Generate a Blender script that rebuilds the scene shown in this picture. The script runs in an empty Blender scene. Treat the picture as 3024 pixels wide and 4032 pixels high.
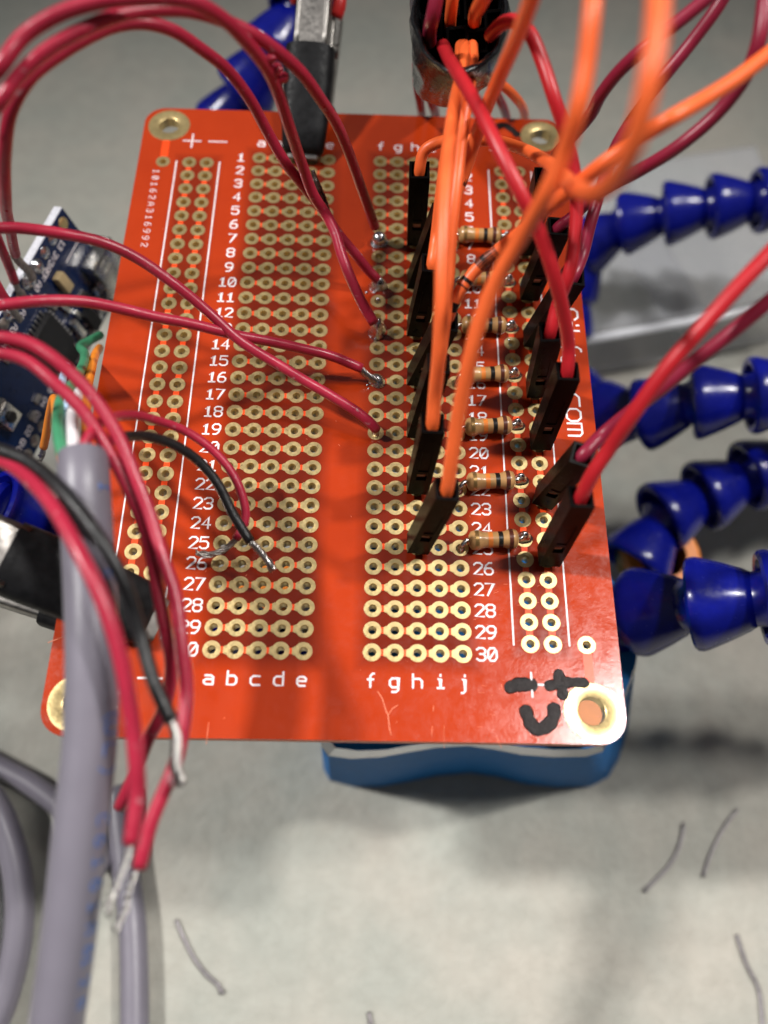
import bpy, bmesh, math, random
from mathutils import Vector, Matrix
from mathutils.geometry import delaunay_2d_cdt
random.seed(7)
sc = bpy.context.scene
COL = sc.collection
R = math.radians
ZB = 7.0            # height of the circuit board's top face above the bench (1 unit = 1 cm)
P = 0.254           # hole pitch

# ------------------------------------------------------------------ camera, world, lamps
CAM = Vector((0.30079, -6.01604, 9.07900 + ZB))
RX = Vector((0.99958440, 0.01126316, 0.02653617))
DN = Vector((0.02108570, -0.91336332, -0.40659912))
FW = Vector((0.01965757, 0.40698968, -0.91322121))
FPX = 3270.0
cam_d = bpy.data.cameras.new('camera')
cam = bpy.data.objects.new('camera', cam_d); COL.objects.link(cam)
m = Matrix.Identity(4)
for i in range(3):
    m[i][0] = RX[i]; m[i][1] = -DN[i]; m[i][2] = -FW[i]; m[i][3] = CAM[i]
cam.matrix_world = m
cam_d.sensor_fit = 'HORIZONTAL'; cam_d.sensor_width = 36.0
cam_d.lens = FPX / 3024 * 36
cam_d.clip_start = 0.1; cam_d.clip_end = 2000
cam_d.dof.use_dof = True
cam_d.dof.focus_distance = 10.1
cam_d.dof.aperture_fstop = 0.17
cam_d.dof.aperture_blades = 0
sc.camera = cam

wd = bpy.data.worlds.new('World'); sc.world = wd; wd.use_nodes = True
wn = wd.node_tree.nodes; wl = wd.node_tree.links
bg = wn['Background']
tc = wn.new('ShaderNodeTexCoord'); sp = wn.new('ShaderNodeSeparateXYZ'); rp = wn.new('ShaderNodeValToRGB')
wl.new(tc.outputs['Generated'], sp.inputs[0])
mr = wn.new('ShaderNodeMapRange'); mr.inputs['From Min'].default_value = -1; mr.inputs['From Max'].default_value = 1
wl.new(sp.outputs['Z'], mr.inputs['Value']); wl.new(mr.outputs[0], rp.inputs[0])
rp.color_ramp.elements[0].color = (.05, .05, .05, 1); rp.color_ramp.elements[0].position = .45
rp.color_ramp.elements[1].color = (.62, .63, .66, 1); rp.color_ramp.elements[1].position = 1.0
e_ = rp.color_ramp.elements.new(.56); e_.color = (.20, .20, .20, 1)
wl.new(rp.outputs[0], bg.inputs[0]); bg.inputs[1].default_value = 0.22

def lamp(name, d, dist, size, energy, col=(1, .97, .92), size_y=None, spread=180, aim=(0, 0)):
    l = bpy.data.lights.new(name, 'AREA'); o = bpy.data.objects.new(name, l); COL.objects.link(o)
    d = Vector(d).normalized(); o.location = Vector((0, 0, ZB)) + d * dist
    o.rotation_euler = (o.location - Vector((aim[0], aim[1], ZB))).to_track_quat('Z', 'Y').to_euler()
    l.spread = R(spread); l.shape = 'RECTANGLE'; l.size = size; l.size_y = size_y or size; l.energy = energy; l.color = col
    return o
lamp('ceiling_lamp_window_side', (-5.6, 1.0, 7.0), 150, 8, 3900, (1, .98, .95), 10, 22, (1, -7))
lamp('ceiling_lamp_door_side', (4.6, 1.6, 7.0), 150, 8, 2300, (1, .97, .92), 10, 22, (1, -7))
lamp('ceiling_lamp_overhead', (46.0, 14.2, 131.6), 141, 12, 1500, (1, .98, .95), 12, 25, (1, -5))
vs = sc.view_settings
sc.display_settings.display_device = 'sRGB'
vs.view_transform = 'Standard'; vs.look = 'None'; vs.exposure = 0.0; vs.gamma = 1.0; vs.use_curve_mapping = False

# ------------------------------------------------------------------ helpers
def at(u, v, z):
    """the point above (or below) the board's top face, at height z, seen along photo ray (u, v)"""
    d = RX * ((u - 1512) / FPX) + DN * ((v - 2016) / FPX) + FW
    k = (z + ZB - CAM.z) / d.z
    return CAM + d * k
def ray(u, v):
    return (RX * ((u - 1512) / FPX) + DN * ((v - 2016) / FPX) + FW).normalized()
def bd(c, r, z=0.0):
    return Vector(((c - 5.5) * P, -(r - 15.5) * P, z + ZB))

MATS = {}
def mat(name, col, rough=.5, metal=0.0, spec=.5, var=.06, nscale=6.0, bump=0.0, bscale=30.0, coat=0.0, trans=0.0, ior=1.45, rvar=0.0, sss=0.0):
    if name in MATS: return MATS[name]
    M = bpy.data.materials.new(name); M.use_nodes = True; MATS[name] = M
    n = M.node_tree.nodes; l = M.node_tree.links; b = n['Principled BSDF']
    tx = n.new('ShaderNodeTexCoord')
    nz = n.new('ShaderNodeTexNoise'); nz.inputs['Scale'].default_value = nscale; nz.inputs['Detail'].default_value = 5
    l.new(tx.outputs['Object'], nz.inputs['Vector'])
    r = n.new('ShaderNodeValToRGB')
    r.color_ramp.elements[0].position = .3; r.color_ramp.elements[1].position = .7
    r.color_ramp.elements[0].color = tuple(max(0, c * (1 - var)) for c in col) + (1,)
    r.color_ramp.elements[1].color = tuple(min(1, c * (1 + var)) for c in col) + (1,)
    l.new(nz.outputs['Fac'], r.inputs[0]); l.new(r.outputs[0], b.inputs['Base Color'])
    b.inputs['Roughness'].default_value = rough; b.inputs['Metallic'].default_value = metal
    b.inputs['Specular IOR Level'].default_value = spec; b.inputs['Coat Weight'].default_value = coat
    b.inputs['Transmission Weight'].default_value = trans; b.inputs['IOR'].default_value = ior
    if sss:
        b.inputs['Subsurface Weight'].default_value = sss; b.inputs['Subsurface Scale'].default_value = .03
    if rvar:
        n2 = n.new('ShaderNodeTexNoise'); n2.inputs['Scale'].default_value = nscale * 2.3; n2.inputs['Detail'].default_value = 6
        l.new(tx.outputs['Object'], n2.inputs['Vector'])
        q = n.new('ShaderNodeMapRange'); q.inputs['To Min'].default_value = max(.02, rough - rvar); q.inputs['To Max'].default_value = rough + rvar
        q.inputs['From Min'].default_value = .3; q.inputs['From Max'].default_value = .7
        l.new(n2.outputs['Fac'], q.inputs['Value']); l.new(q.outputs[0], b.inputs['Roughness'])
    if bump:
        n3 = n.new('ShaderNodeTexNoise'); n3.inputs['Scale'].default_value = bscale; n3.inputs['Detail'].default_value = 4
        l.new(tx.outputs['Object'], n3.inputs['Vector'])
        bp = n.new('ShaderNodeBump'); bp.inputs['Strength'].default_value = bump; bp.inputs['Distance'].default_value = .02
        l.new(n3.outputs['Fac'], bp.inputs['Height']); l.new(bp.outputs[0], b.inputs['Normal'])
    return M

ORG = {}
def thing(name, label, cat, loc, group=None):
    o = bpy.data.objects.new(name, None); COL.objects.link(o)
    o.empty_display_size = .2; o.location = loc; ORG[o.name] = Vector(loc)
    o['label'] = label; o['category'] = cat
    if group: o['group'] = group
    return o
def obj(name, geo, M, parent=None, smooth=True, label=None, auto=None):
    """geo = (verts in world space, faces); vertices are stored relative to the thing's base"""
    vs_, fs = geo
    org = ORG[parent.name] if parent else Vector((0, 0, 0))
    me = bpy.data.meshes.new(name)
    me.from_pydata([tuple(Vector(v) - org) for v in vs_], [], fs)
    me.materials.append(M)
    bm = bmesh.new(); bm.from_mesh(me); bmesh.ops.recalc_face_normals(bm, faces=bm.faces); bm.to_mesh(me); bm.free()
    if smooth:
        me.polygons.foreach_set('use_smooth', [True] * len(me.polygons))
        if auto is not None: me.set_sharp_from_angle(angle=R(auto))
    o = bpy.data.objects.new(name, me); COL.objects.link(o)
    if parent: o.parent = parent; ORG[o.name] = org
    if label: o['label'] = label
    return o
def solo(name, geo, M, label, cat, group=None, smooth=True, auto=None):
    vs_, fs = geo
    c = sum((Vector(v) for v in vs_), Vector()) / len(vs_)
    ORG['_tmp'] = c
    me = bpy.data.meshes.new(name); me.from_pydata([tuple(Vector(v) - c) for v in vs_], [], fs); me.materials.append(M)
    bm = bmesh.new(); bm.from_mesh(me); bmesh.ops.recalc_face_normals(bm, faces=bm.faces); bm.to_mesh(me); bm.free()
    if smooth:
        me.polygons.foreach_set('use_smooth', [True] * len(me.polygons))
        if auto is not None: me.set_sharp_from_angle(angle=R(auto))
    o = bpy.data.objects.new(name, me); COL.objects.link(o); o.location = c
    o['label'] = label; o['category'] = cat
    if group: o['group'] = group
    return o
def structure(name, geo, M, smooth=False):
    o = obj(name, geo, M, None, smooth); o['kind'] = 'structure'; return o
def join(*gs):
    V = []; F = []
    for v, f in gs:
        k = len(V); V += list(v); F += [[i + k for i in q] for q in f]
    return V, F
def xf(M4, g):
    return [M4 @ Vector(v) for v in g[0]], g[1]
def catmull(pts, step=.05):
    pts = [Vector(p) for p in pts]
    if len(pts) == 2:
        n = max(2, int((pts[1] - pts[0]).length / step)); return [pts[0].lerp(pts[1], i / n) for i in range(n + 1)]
    q = [pts[0] * 2 - pts[1]] + pts + [pts[-1] * 2 - pts[-2]]
    out = []
    for i in range(1, len(q) - 2):
        p0, p1, p2, p3 = q[i - 1:i + 3]
        t0 = 0; t1 = t0 + max(1e-5, (p1 - p0).length) ** .5; t2 = t1 + max(1e-5, (p2 - p1).length) ** .5; t3 = t2 + max(1e-5, (p3 - p2).length) ** .5
        n = max(2, int((p2 - p1).length / step))
        for k in range(n):
            t = t1 + (t2 - t1) * k / n
            a1 = p0 * ((t1 - t) / (t1 - t0)) + p1 * ((t - t0) / (t1 - t0)); a2 = p1 * ((t2 - t) / (t2 - t1)) + p2 * ((t - t1) / (t2 - t1)); a3 = p2 * ((t3 - t) / (t3 - t2)) + p3 * ((t - t2) / (t3 - t2))
            b1 = a1 * ((t2 - t) / (t2 - t0)) + a2 * ((t - t0) / (t2 - t0)); b2 = a2 * ((t3 - t) / (t3 - t1)) + a3 * ((t - t1) / (t3 - t1))
            out.append(b1 * ((t2 - t) / (t2 - t1)) + b2 * ((t - t1) / (t2 - t1)))
    out.append(pts[-1]); return out
def frames(c):
    T = []
    for i in range(len(c)):
        a = c[max(0, i - 1)]; b = c[min(len(c) - 1, i + 1)]
        T.append((b - a).normalized() if (b - a).length > 1e-9 else Vector((0, 0, 1)))
    n = T[0].orthogonal().normalized(); out = []
    for t in T:
        n = (n - t * n.dot(t)); n = n.normalized() if n.length > 1e-6 else t.orthogonal().normalized()
        out.append((t, n, t.cross(n)))
    return out
def sweep(c, r, n=14, cap=True):
    """tube along an already sampled line; r is a number or a list"""
    fr = frames(c); V = []; F = []
    for i, (p, (t, a, b)) in enumerate(zip(c, fr)):
        ri = r[i] if isinstance(r, (list, tuple)) else r
        for k in range(n):
            w = 2 * math.pi * k / n; V.append(p + (a * math.cos(w) + b * math.sin(w)) * ri)
    for i in range(len(c) - 1):
        for k in range(n):
            F.append([i * n + k, i * n + (k + 1) % n, (i + 1) * n + (k + 1) % n, (i + 1) * n + k])
    if cap:
        F.append(list(range(n))[::-1]); F.append([(len(c) - 1) * n + k for k in range(n)])
    return V, F
def tube(pts, r, n=14, step=.05, wob=0.0, cap=True):
    c = catmull(pts, step)
    if wob:
        ph = [random.uniform(0, 6.3) for _ in range(6)]; s = 0; out = []
        for i, p in enumerate(c):
            if i: s += (p - c[i - 1]).length
            out.append(p + Vector((math.sin(s * 2.1 + ph[0]) + .6 * math.sin(s * 4.7 + ph[3]), math.sin(s * 1.7 + ph[1]) + .6 * math.sin(s * 5.3 + ph[4]), math.sin(s * 2.6 + ph[2]) + .5 * math.sin(s * 3.9 + ph[5]))) * wob)
        c = out
    return sweep(c, r, n, cap)
def strands(pts, r, count=7, sr=None, pitch=.5, fray=0.0, n=7, core=.6):
    """twisted bare copper strands round a centre line"""
    c = catmull(pts, .015); fr = frames(c); sr = sr or r * .42; gs = [sweep(c, r * core, n)]
    for k in range(count):
        s = 0; line = []
        for i, (p, (t, a, b)) in enumerate(zip(c, fr)):
            if i: s += (p - c[i - 1]).length
            w = 2 * math.pi * (k / count + s / pitch); rr = r * (1 - .45 * (sr / r)) * (1 + fray * (i / len(c)) ** 2 * math.sin(k * 2.4))
            line.append(p + (a * math.cos(w) + b * math.sin(w)) * rr)
        gs.append(sweep(line, sr, n))
    return join(*gs)
def lathe(prof, n=24, axis='Z'):
    """prof = [(radius, height)], about z"""
    V = []; F = []
    for r, h in prof:
        for k in range(n):
            w = 2 * math.pi * k / n; V.append(Vector((r * math.cos(w), r * math.sin(w), h)))
    for i in range(len(prof) - 1):
        for k in range(n):
            F.append([i * n + k, i * n + (k + 1) % n, (i + 1) * n + (k + 1) % n, (i + 1) * n + k])
    if prof[0][0] > 1e-6: F.append(list(range(n))[::-1])
    if prof[-1][0] > 1e-6: F.append([(len(prof) - 1) * n + k for k in range(n)])
    return V, F
def frame4(o, z, front=Vector((0, -1, 0))):
    """matrix at o whose local z runs along z and whose local -y faces 'front'"""
    z = Vector(z).normalized(); y = -Vector(front); y = (y - z * y.dot(z)).normalized(); x = y.cross(z)
    M4 = Matrix.Identity(4)
    for i in range(3): M4[i][0] = x[i]; M4[i][1] = y[i]; M4[i][2] = z[i]; M4[i][3] = o[i]
    return M4
def box(sx, sy, sz, c=(0, 0, 0), bev=0.0, seg=2):
    bm = bmesh.new(); bmesh.ops.create_cube(bm, size=1)
    for v in bm.verts: v.co = Vector((v.co.x * sx + c[0], v.co.y * sy + c[1], v.co.z * sz + c[2]))
    if bev: bmesh.ops.bevel(bm, geom=list(bm.edges), offset=bev, segments=seg, affect='EDGES', profile=.5)
    bm.verts.index_update(); g = ([v.co.copy() for v in bm.verts], [[v.index for v in f.verts] for f in bm.faces]); bm.free(); return g
def loft(secs, n=28, cap0=True, cap1=True, p=3.0):
    """secs = [(centre, right, up, half width, half height)]: superellipse rings"""
    V = []; F = []
    for c, a, b, hw, hh in secs:
        for k in range(n):
            w = 2 * math.pi * k / n; cs, sn = math.cos(w), math.sin(w)
            x = math.copysign(abs(cs) ** (2 / p), cs) * hw; y = math.copysign(abs(sn) ** (2 / p), sn) * hh
            V.append(Vector(c) + Vector(a) * x + Vector(b) * y)
    for i in range(len(secs) - 1):
        for k in range(n): F.append([i * n + k, i * n + (k + 1) % n, (i + 1) * n + (k + 1) % n, (i + 1) * n + k])
    if cap0: F.append(list(range(n))[::-1])
    if cap1: F.append([(len(secs) - 1) * n + k for k in range(n)])
    return V, F
def prism(poly, z0, z1, inset=0.0, zc=None):
    """extruded outline; with inset the top edge is chamfered from zc to z1"""
    n = len(poly); V = [Vector((x, y, z0)) for x, y in poly]; F = [list(range(n))[::-1]]
    zs = [zc if inset else z1]
    V += [Vector((x, y, zs[0])) for x, y in poly]
    F += [[i, (i + 1) % n, n + (i + 1) % n, n + i] for i in range(n)]
    if inset:
        cx = sum(p[0] for p in poly) / n; cy = sum(p[1] for p in poly) / n
        for x, y in poly:
            d = Vector((cx - x, cy - y)); d = d.normalized() * inset if d.length > 0 else d
            V.append(Vector((x + d.x, y + d.y, z1)))
        F += [[n + i, n + (i + 1) % n, 2 * n + (i + 1) % n, 2 * n + i] for i in range(n)]
        F.append([2 * n + i for i in range(n)])
    else: F.append([n + i for i in range(n)])
    return V, F

# ------------------------------------------------------------------ materials
red_w = mat('crimson_insulation', (.365, .018, .044), .34, var=.10, nscale=3, bump=.12, bscale=22, rvar=.08)
red_j = mat('red_insulation', (.46, .014, .021), .38, var=.06, nscale=3, bump=.06, bscale=18)
dred_j = mat('wine_red_insulation', (.26, .014, .040), .38, var=.08, nscale=3, bump=.06, bscale=18)
org_j = mat('orange_insulation', (.90, .145, .034), .40, var=.05, nscale=3, bump=.05, bscale=18)
blk_w = mat('black_insulation', (.012, .012, .013), .38, var=.2, bump=.3, bscale=45, rvar=.1)
grn_w = mat('green_insulation', (.05, .24, .12), .4, var=.08)
wht_w = mat('white_insulation', (.72, .68, .70), .4, var=.05)
lbl_w = mat('pale_blue_insulation', (.45, .60, .80), .4, var=.05)
oran_w = mat('amber_insulation', (.82, .25, .02), .4, var=.06)
tin = mat('tinned_copper', (.46, .44, .42), .30, 1.0, var=.12, nscale=20, bump=.03, bscale=40)
tin_dull = mat('dull_tinned_copper', (.40, .37, .34), .45, 1.0, var=.2, nscale=20, bump=.04, bscale=40)
solder_m = mat('solder', (.66, .67, .70), .24, 1.0, var=.10, nscale=16, bump=.03, bscale=20, rvar=.08)
flux_m = mat('burnt_flux', (.03, .018, .013), .25, var=.4, nscale=25, bump=.3, coat=.4)
gold = mat('gold_plating', (.68, .52, .245), .35, .8, var=.10, nscale=12, bump=.012, bscale=30, rvar=.08)
plast = mat('black_connector_plastic', (.0035, .003, .003), .32, spec=.05, var=.3, bump=.02, bscale=14, rvar=.06)
shrink = mat('black_heat_shrink', (.010, .010, .011), .48, spec=.15, var=.4, nscale=8, bump=.22, bscale=9, rvar=.12)
tape_m = mat('black_vinyl_tape', (.007, .007, .008), .23, spec=.4, var=.3, bump=.2, bscale=5, rvar=.10)
steel = mat('worn_steel', (.25, .235, .22), .42, 1.0, var=.22, nscale=7, bump=.008, bscale=10, rvar=.10)
blue_p = mat('blue_arm_plastic', (.003, .006, .17), .22, var=.12, bump=.05, bscale=8, rvar=.06)
alu = mat('blue_anodised_aluminium', (.010, .125, .36), .5, .0, spec=.06, var=.06, bump=.05)
alu_s = mat('bare_aluminium_edge', (.42, .43, .46), .22, 1.0, var=.05)
orange_p = mat('orange_ring_plastic', (.75, .22, .02), .4, var=.08)
sheath = mat('grey_cable_sheath', (.170, .157, .190), .38, var=.05, nscale=2, bump=.07, bscale=10, rvar=.05)
blue_ink = mat('blue_cable_print', (.03, .11, .34), .5, var=.2, nscale=25)
white_ink = mat('white_silkscreen', (.86, .80, .82), .5, var=.08, nscale=14)
marker = mat('black_marker_ink', (.010, .006, .006), .5, spec=.3, var=.5, nscale=14, bump=.35, bscale=40, rvar=.14)
trace_m = mat('copper_under_mask', (.86, .070, .012), .30, var=.08, nscale=6, bump=.04)
scratch_m = mat('scratch', (.85, .26, .14), .5, var=.2)
pcb_edge = mat('board_edge', (.72, .20, .09), .55, var=.15, nscale=20, bump=.3, bscale=40)
lead_m = mat('resistor_lead', (.60, .59, .58), .25, 1.0, var=.1)
ceram = mat('resistor_ceramic', (.44, .24, .095), .28, var=.08, nscale=8, bump=.08, bscale=25, coat=.3)
b_brown = mat('brown_band', (.085, .020, .012), .3, var=.2, coat=.3)
b_black = mat('black_band', (.010, .009, .008), .3, var=.2, coat=.3)
b_orange = mat('orange_band', (.70, .20, .035), .3, var=.12, coat=.3)
b_gold = mat('gold_band', (.36, .22, .08), .28, .7, var=.2, coat=.3)
mod_pcb = mat('module_blue_mask', (.003, .012, .055), .26, var=.15, nscale=6, bump=.05, coat=.2)
mod_edge = mat('module_white_edge', (.55, .55, .60), .6, var=.15, nscale=24, bump=.4, bscale=40)
chip_m = mat('black_chip', (.010, .010, .011), .55, var=.2, bump=.05)
contact_m = mat('copper_contact', (.62, .34, .22), .4, .3, var=.15)
usb_m = mat('bright_nickel', (.68, .66, .62), .24, 1.0, var=.15, nscale=9, rvar=.10)
red_grip = mat('red_handle_vinyl', (.50, .022, .020), .35, var=.08)
clear_m = mat('clear_plastic', (.50, .51, .54), .12, var=.05, bump=.1, bscale=2)
clear_m.node_tree.nodes['Principled BSDF'].inputs['Alpha'].default_value = .34
clear_e = mat('clear_plastic_rim_highlight', (.85, .86, .90), .08, var=.05)  # streak highlight along the lid's edge, painted in as a whiter plastic
clear_e.node_tree.nodes['Principled BSDF'].inputs['Alpha'].default_value = .6
def flecks(M, col, scale, lo, hi):
    n = M.node_tree.nodes; l = M.node_tree.links; b = n['Principled BSDF']; src = b.inputs['Base Color'].links[0].from_socket
    tx = n.new('ShaderNodeTexCoord'); q = n.new('ShaderNodeTexNoise'); q.inputs['Scale'].default_value = scale; q.inputs['Detail'].default_value = 3; l.new(tx.outputs['Object'], q.inputs['Vector'])
    r = n.new('ShaderNodeMapRange'); r.inputs['From Min'].default_value = lo; r.inputs['From Max'].default_value = hi; l.new(q.outputs['Fac'], r.inputs['Value'])
    mx = n.new('ShaderNodeMix'); mx.data_type = 'RGBA'; l.new(r.outputs[0], mx.inputs[0]); l.new(src, mx.inputs[6]); mx.inputs[7].default_value = col + (1,); l.new(mx.outputs[2], b.inputs['Base Color'])
flecks(red_w, (.42, .20, .22), 9.0, .66, .74)
flecks(blk_w, (.10, .10, .10), 12.0, .66, .76)

# ------------------------------------------------------------------ bench
def bench_mat():
    M = bpy.data.materials.new('bench_cloth'); M.use_nodes = True
    n = M.node_tree.nodes; l = M.node_tree.links; b = n['Principled BSDF']; tx = n.new('ShaderNodeTexCoord')
    def nz(s, d=5, ro=.55):
        q = n.new('ShaderNodeTexNoise'); q.inputs['Scale'].default_value = s; q.inputs['Detail'].default_value = d; q.inputs['Roughness'].default_value = ro
        l.new(tx.outputs['Object'], q.inputs['Vector']); return q
    a = nz(.35, 4); r = n.new('ShaderNodeValToRGB'); l.new(a.outputs['Fac'], r.inputs[0])
    r.color_ramp.elements[0].position = .35; r.color_ramp.elements[1].position = .66
    r.color_ramp.elements[0].color = (.345, .353, .315, 1); r.color_ramp.elements[1].color = (.425, .397, .347, 1)
    f = nz(3.0, 6, .65); r2 = n.new('ShaderNodeValToRGB'); l.new(f.outputs['Fac'], r2.inputs[0])
    r2.color_ramp.elements[0].position = .3; r2.color_ramp.elements[1].position = .72
    r2.color_ramp.elements[0].color = (.83, .83, .82, 1); r2.color_ramp.elements[1].color = (1, 1, 1, 1)
    mx = n.new('ShaderNodeMix'); mx.data_type = 'RGBA'; mx.blend_type = 'MULTIPLY'; mx.inputs[0].default_value = 1
    l.new(r.outputs[0], mx.inputs[6]); l.new(r2.outputs[0], mx.inputs[7]); l.new(mx.outputs[2], b.inputs['Base Color'])
    b.inputs['Roughness'].default_value = .75
    g = nz(6, 6, .6); bp = n.new('ShaderNodeBump'); bp.inputs['Strength'].default_value = .45; bp.inputs['Distance'].default_value = .08
    l.new(g.outputs['Fac'], bp.inputs['Height']); l.new(bp.outputs[0], b.inputs['Normal'])
    return M
structure('bench_top', ([(-70, -50, 0), (70, -50, 0), (70, 90, 0), (-70, 90, 0)], [[0, 1, 2, 3]]), bench_mat())

# ------------------------------------------------------------------ vector lettering
GL = {
 '0': [[(1, 0), (0, 1.4), (0, 4.6), (1, 6), (3, 6), (4, 4.6), (4, 1.4), (3, 0), (1, 0)], [(.5, .9), (3.5, 5.1)]],
 '1': [[(.7, 4.6), (2, 6), (2, 0)], [(.4, 0), (3.6, 0)]],
 '2': [[(0, 5), (1, 6), (3, 6), (4, 5), (4, 4), (0, 0), (4, 0)]],
 '3': [[(0, 5.2), (1, 6), (3, 6), (4, 5), (4, 4), (3, 3.1), (1.4, 3.1)], [(3, 3.1), (4, 2), (4, 1), (3, 0), (1, 0), (0, .8)]],
 '4': [[(3, 0), (3, 6), (0, 1.9), (4, 1.9)]],
 '5': [[(3.8, 6), (.2, 6), (0, 3.3), (1.2, 3.8), (3, 3.8), (4, 2.8), (4, 1), (3, 0), (1, 0), (0, .8)]],
 '6': [[(3.4, 6), (2, 6), (.7, 4.8), (0, 3), (0, 1), (1, 0), (3, 0), (4, 1), (4, 2.3), (3, 3.3), (1, 3.3), (0, 2.4)]],
 '7': [[(0, 6), (4, 6), (1, 0)]],
 '8': [[(1, 3.2), (0, 4), (0, 5.2), (1, 6), (3, 6), (4, 5.2), (4, 4), (3, 3.2), (1, 3.2), (0, 2.2), (0, 1), (1, 0), (3, 0), (4, 1), (4, 2.2), (3, 3.2)]],
 '9': [[(.6, 0), (2, 0), (3.3, 1.2), (4, 3), (4, 5), (3, 6), (1, 6), (0, 5), (0, 3.7), (1, 2.7), (3, 2.7), (4, 3.6)]],
 'a': [[(.5, 4), (3, 4), (4, 3.2), (4, 0), (1, 0), (0, .8), (0, 1.6), (1, 2.3), (4, 2.3)]],
 'b': [[(0, 6), (0, 0), (3, 0), (4, 1), (4, 3), (3, 4), (0, 4)]],
 'c': [[(4, 4), (1, 4), (0, 3), (0, 1), (1, 0), (4, 0)]],
 'd': [[(4, 6), (4, 0), (1, 0), (0, 1), (0, 3), (1, 4), (4, 4)]],
 'e': [[(0, 2.1), (4, 2.1), (4, 3), (3, 4), (1, 4), (0, 3), (0, 1), (1, 0), (3.5, 0)]],
 'f': [[(1.6, 0), (1.6, 5), (2.5, 6), (3.2, 6)], [(.4, 3.4), (2.9, 3.4)]],
 'g': [[(3.8, 0), (1, 0), (0, 1), (0, 3), (1, 4), (3.8, 4), (3.8, -1.2), (2.8, -2), (1, -2)]],
 'h': [[(0, 6), (0, 0)], [(0, 4), (3, 4), (4, 3), (4, 0)]],
 'i': [[(1, 4), (2, 4), (2, 0)], [(.6, 0), (3.4, 0)], [(2, 5.4), (2, 6)]],
 'j': [[(1.6, 4), (2.6, 4), (2.6, -1.2), (1.7, -2), (1, -2)], [(2.6, 5.4), (2.6, 6)]],
 'k': [[(0, 6), (0, 0)], [(3, 4), (0, 2), (3.2, 0)]],
 'm': [[(0, 0), (0, 4), (3.2, 4), (4, 3.3), (4, 0)], [(2, 4), (2, 0)]],
 'n': [[(0, 0), (0, 4), (3, 4), (4, 3), (4, 0)]],
 'o': [[(1, 0), (0, 1), (0, 3), (1, 4), (3, 4), (4, 3), (4, 1), (3, 0), (1, 0)]],
 'u': [[(0, 4), (0, 1), (1, 0), (4, 0)], [(4, 4), (4, 0)]],
 'A': [[(0, 0), (0, 4), (2, 6), (4, 4), (4, 0)], [(0, 2.4), (4, 2.4)]],
 'C': [[(4, 5), (3, 6), (1, 6), (0, 5), (0, 1), (1, 0), (3, 0), (4, 1)]],
 'D': [[(0, 0), (0, 6), (2.6, 6), (4, 4.6), (4, 1.4), (2.6, 0), (0, 0)]],
 'E': [[(4, 6), (0, 6), (0, 0), (4, 0)], [(0, 3), (3, 3)]],
 'F': [[(4, 6), (0, 6), (0, 0)], [(0, 3), (3, 3)]],
 'G': [[(4, 5), (3, 6), (1, 6), (0, 5), (0, 1), (1, 0), (4, 0), (4, 3), (2, 3)]],
 'I': [[(.6, 0), (3.4, 0)], [(2, 0), (2, 6)], [(.6, 6), (3.4, 6)]],
 'L': [[(0, 6), (0, 0), (4, 0)]],
 'N': [[(0, 0), (0, 6), (4, 0), (4, 6)]],
 'R': [[(0, 0), (0, 6), (3, 6), (4, 5), (4, 4), (3, 3), (0, 3)], [(1.6, 3), (4, 0)]],
 'S': [[(4, 5), (3, 6), (1, 6), (0, 5), (0, 4), (4, 2), (4, 1), (3, 0), (1, 0), (0, 1)]],
 'T': [[(0, 6), (4, 6)], [(2, 6), (2, 0)]],
 'U': [[(0, 6), (0, 1), (1, 0), (3, 0), (4, 1), (4, 6)]],
 'V': [[(0, 6), (2, 0), (4, 6)]],
 'X': [[(0, 0), (4, 6)], [(0, 6), (4, 0)]],
 '(': [[(3, 7), (1.4, 5), (1.4, 1), (3, -1)]], ')': [[(1, 7), (2.6, 5), (2.6, 1), (1, -1)]],
 '.': [[(1.8, 0), (2.2, 0)]], '+': [[(0, 3), (4, 3)], [(2, 1), (2, 5)]], '-': [[(0, 3), (4, 3)]], ' ': [],
}
def stroke(line, w, h=.004, nrm=Vector((0, 0, 1)), n=6):
    """flat printed stroke: a tube squashed against the surface it is printed on"""
    line = [Vector(p) for p in line]; V = []; F = []; m_ = len(line)
    for i, p in enumerate(line):
        a = line[max(0, i - 1)]; b = line[min(m_ - 1, i + 1)]; t = (b - a)
        t = t.normalized() if t.length > 1e-9 else Vector((1, 0, 0))
        s = nrm.cross(t).normalized(); k = 1.0
        if 0 < i < m_ - 1:
            d1 = (p - a).normalized(); k = 1 / max(.55, abs(d1.dot(t)))
        q = p - t * (w * .4) if i == 0 else (p + t * (w * .4) if i == m_ - 1 else p)
        for j in range(n):
            ang = 2 * math.pi * j / n; V.append(q + s * (math.cos(ang) * w * .5 * k) + nrm * (math.sin(ang) * h))
    for i in range(m_ - 1):
        for j in range(n): F.append([i * n + j, i * n + (j + 1) % n, (i + 1) * n + (j + 1) % n, (i + 1) * n + j])
    F.append(list(range(n))[::-1]); F.append([(m_ - 1) * n + j for j in range(n)])
    return V, F
def lettering(s, o, ex, ey, size, w, adv=5.3, h=.004, nrm=None, jit=0.0):
    """s written from o along ex with its height along ey; size = cap height"""
    ex = Vector(ex).normalized(); ey = Vector(ey).normalized(); nrm = nrm or ex.cross(ey).normalized(); u = size / 6; out = []; x = 0
    for ch in s:
        for ln in GL[ch]:
            out.append(stroke([Vector(o) + ex * ((x + px) * u) + ey * (py * u) for px, py in ln], w, h, nrm))
        x += adv
    return out

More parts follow.
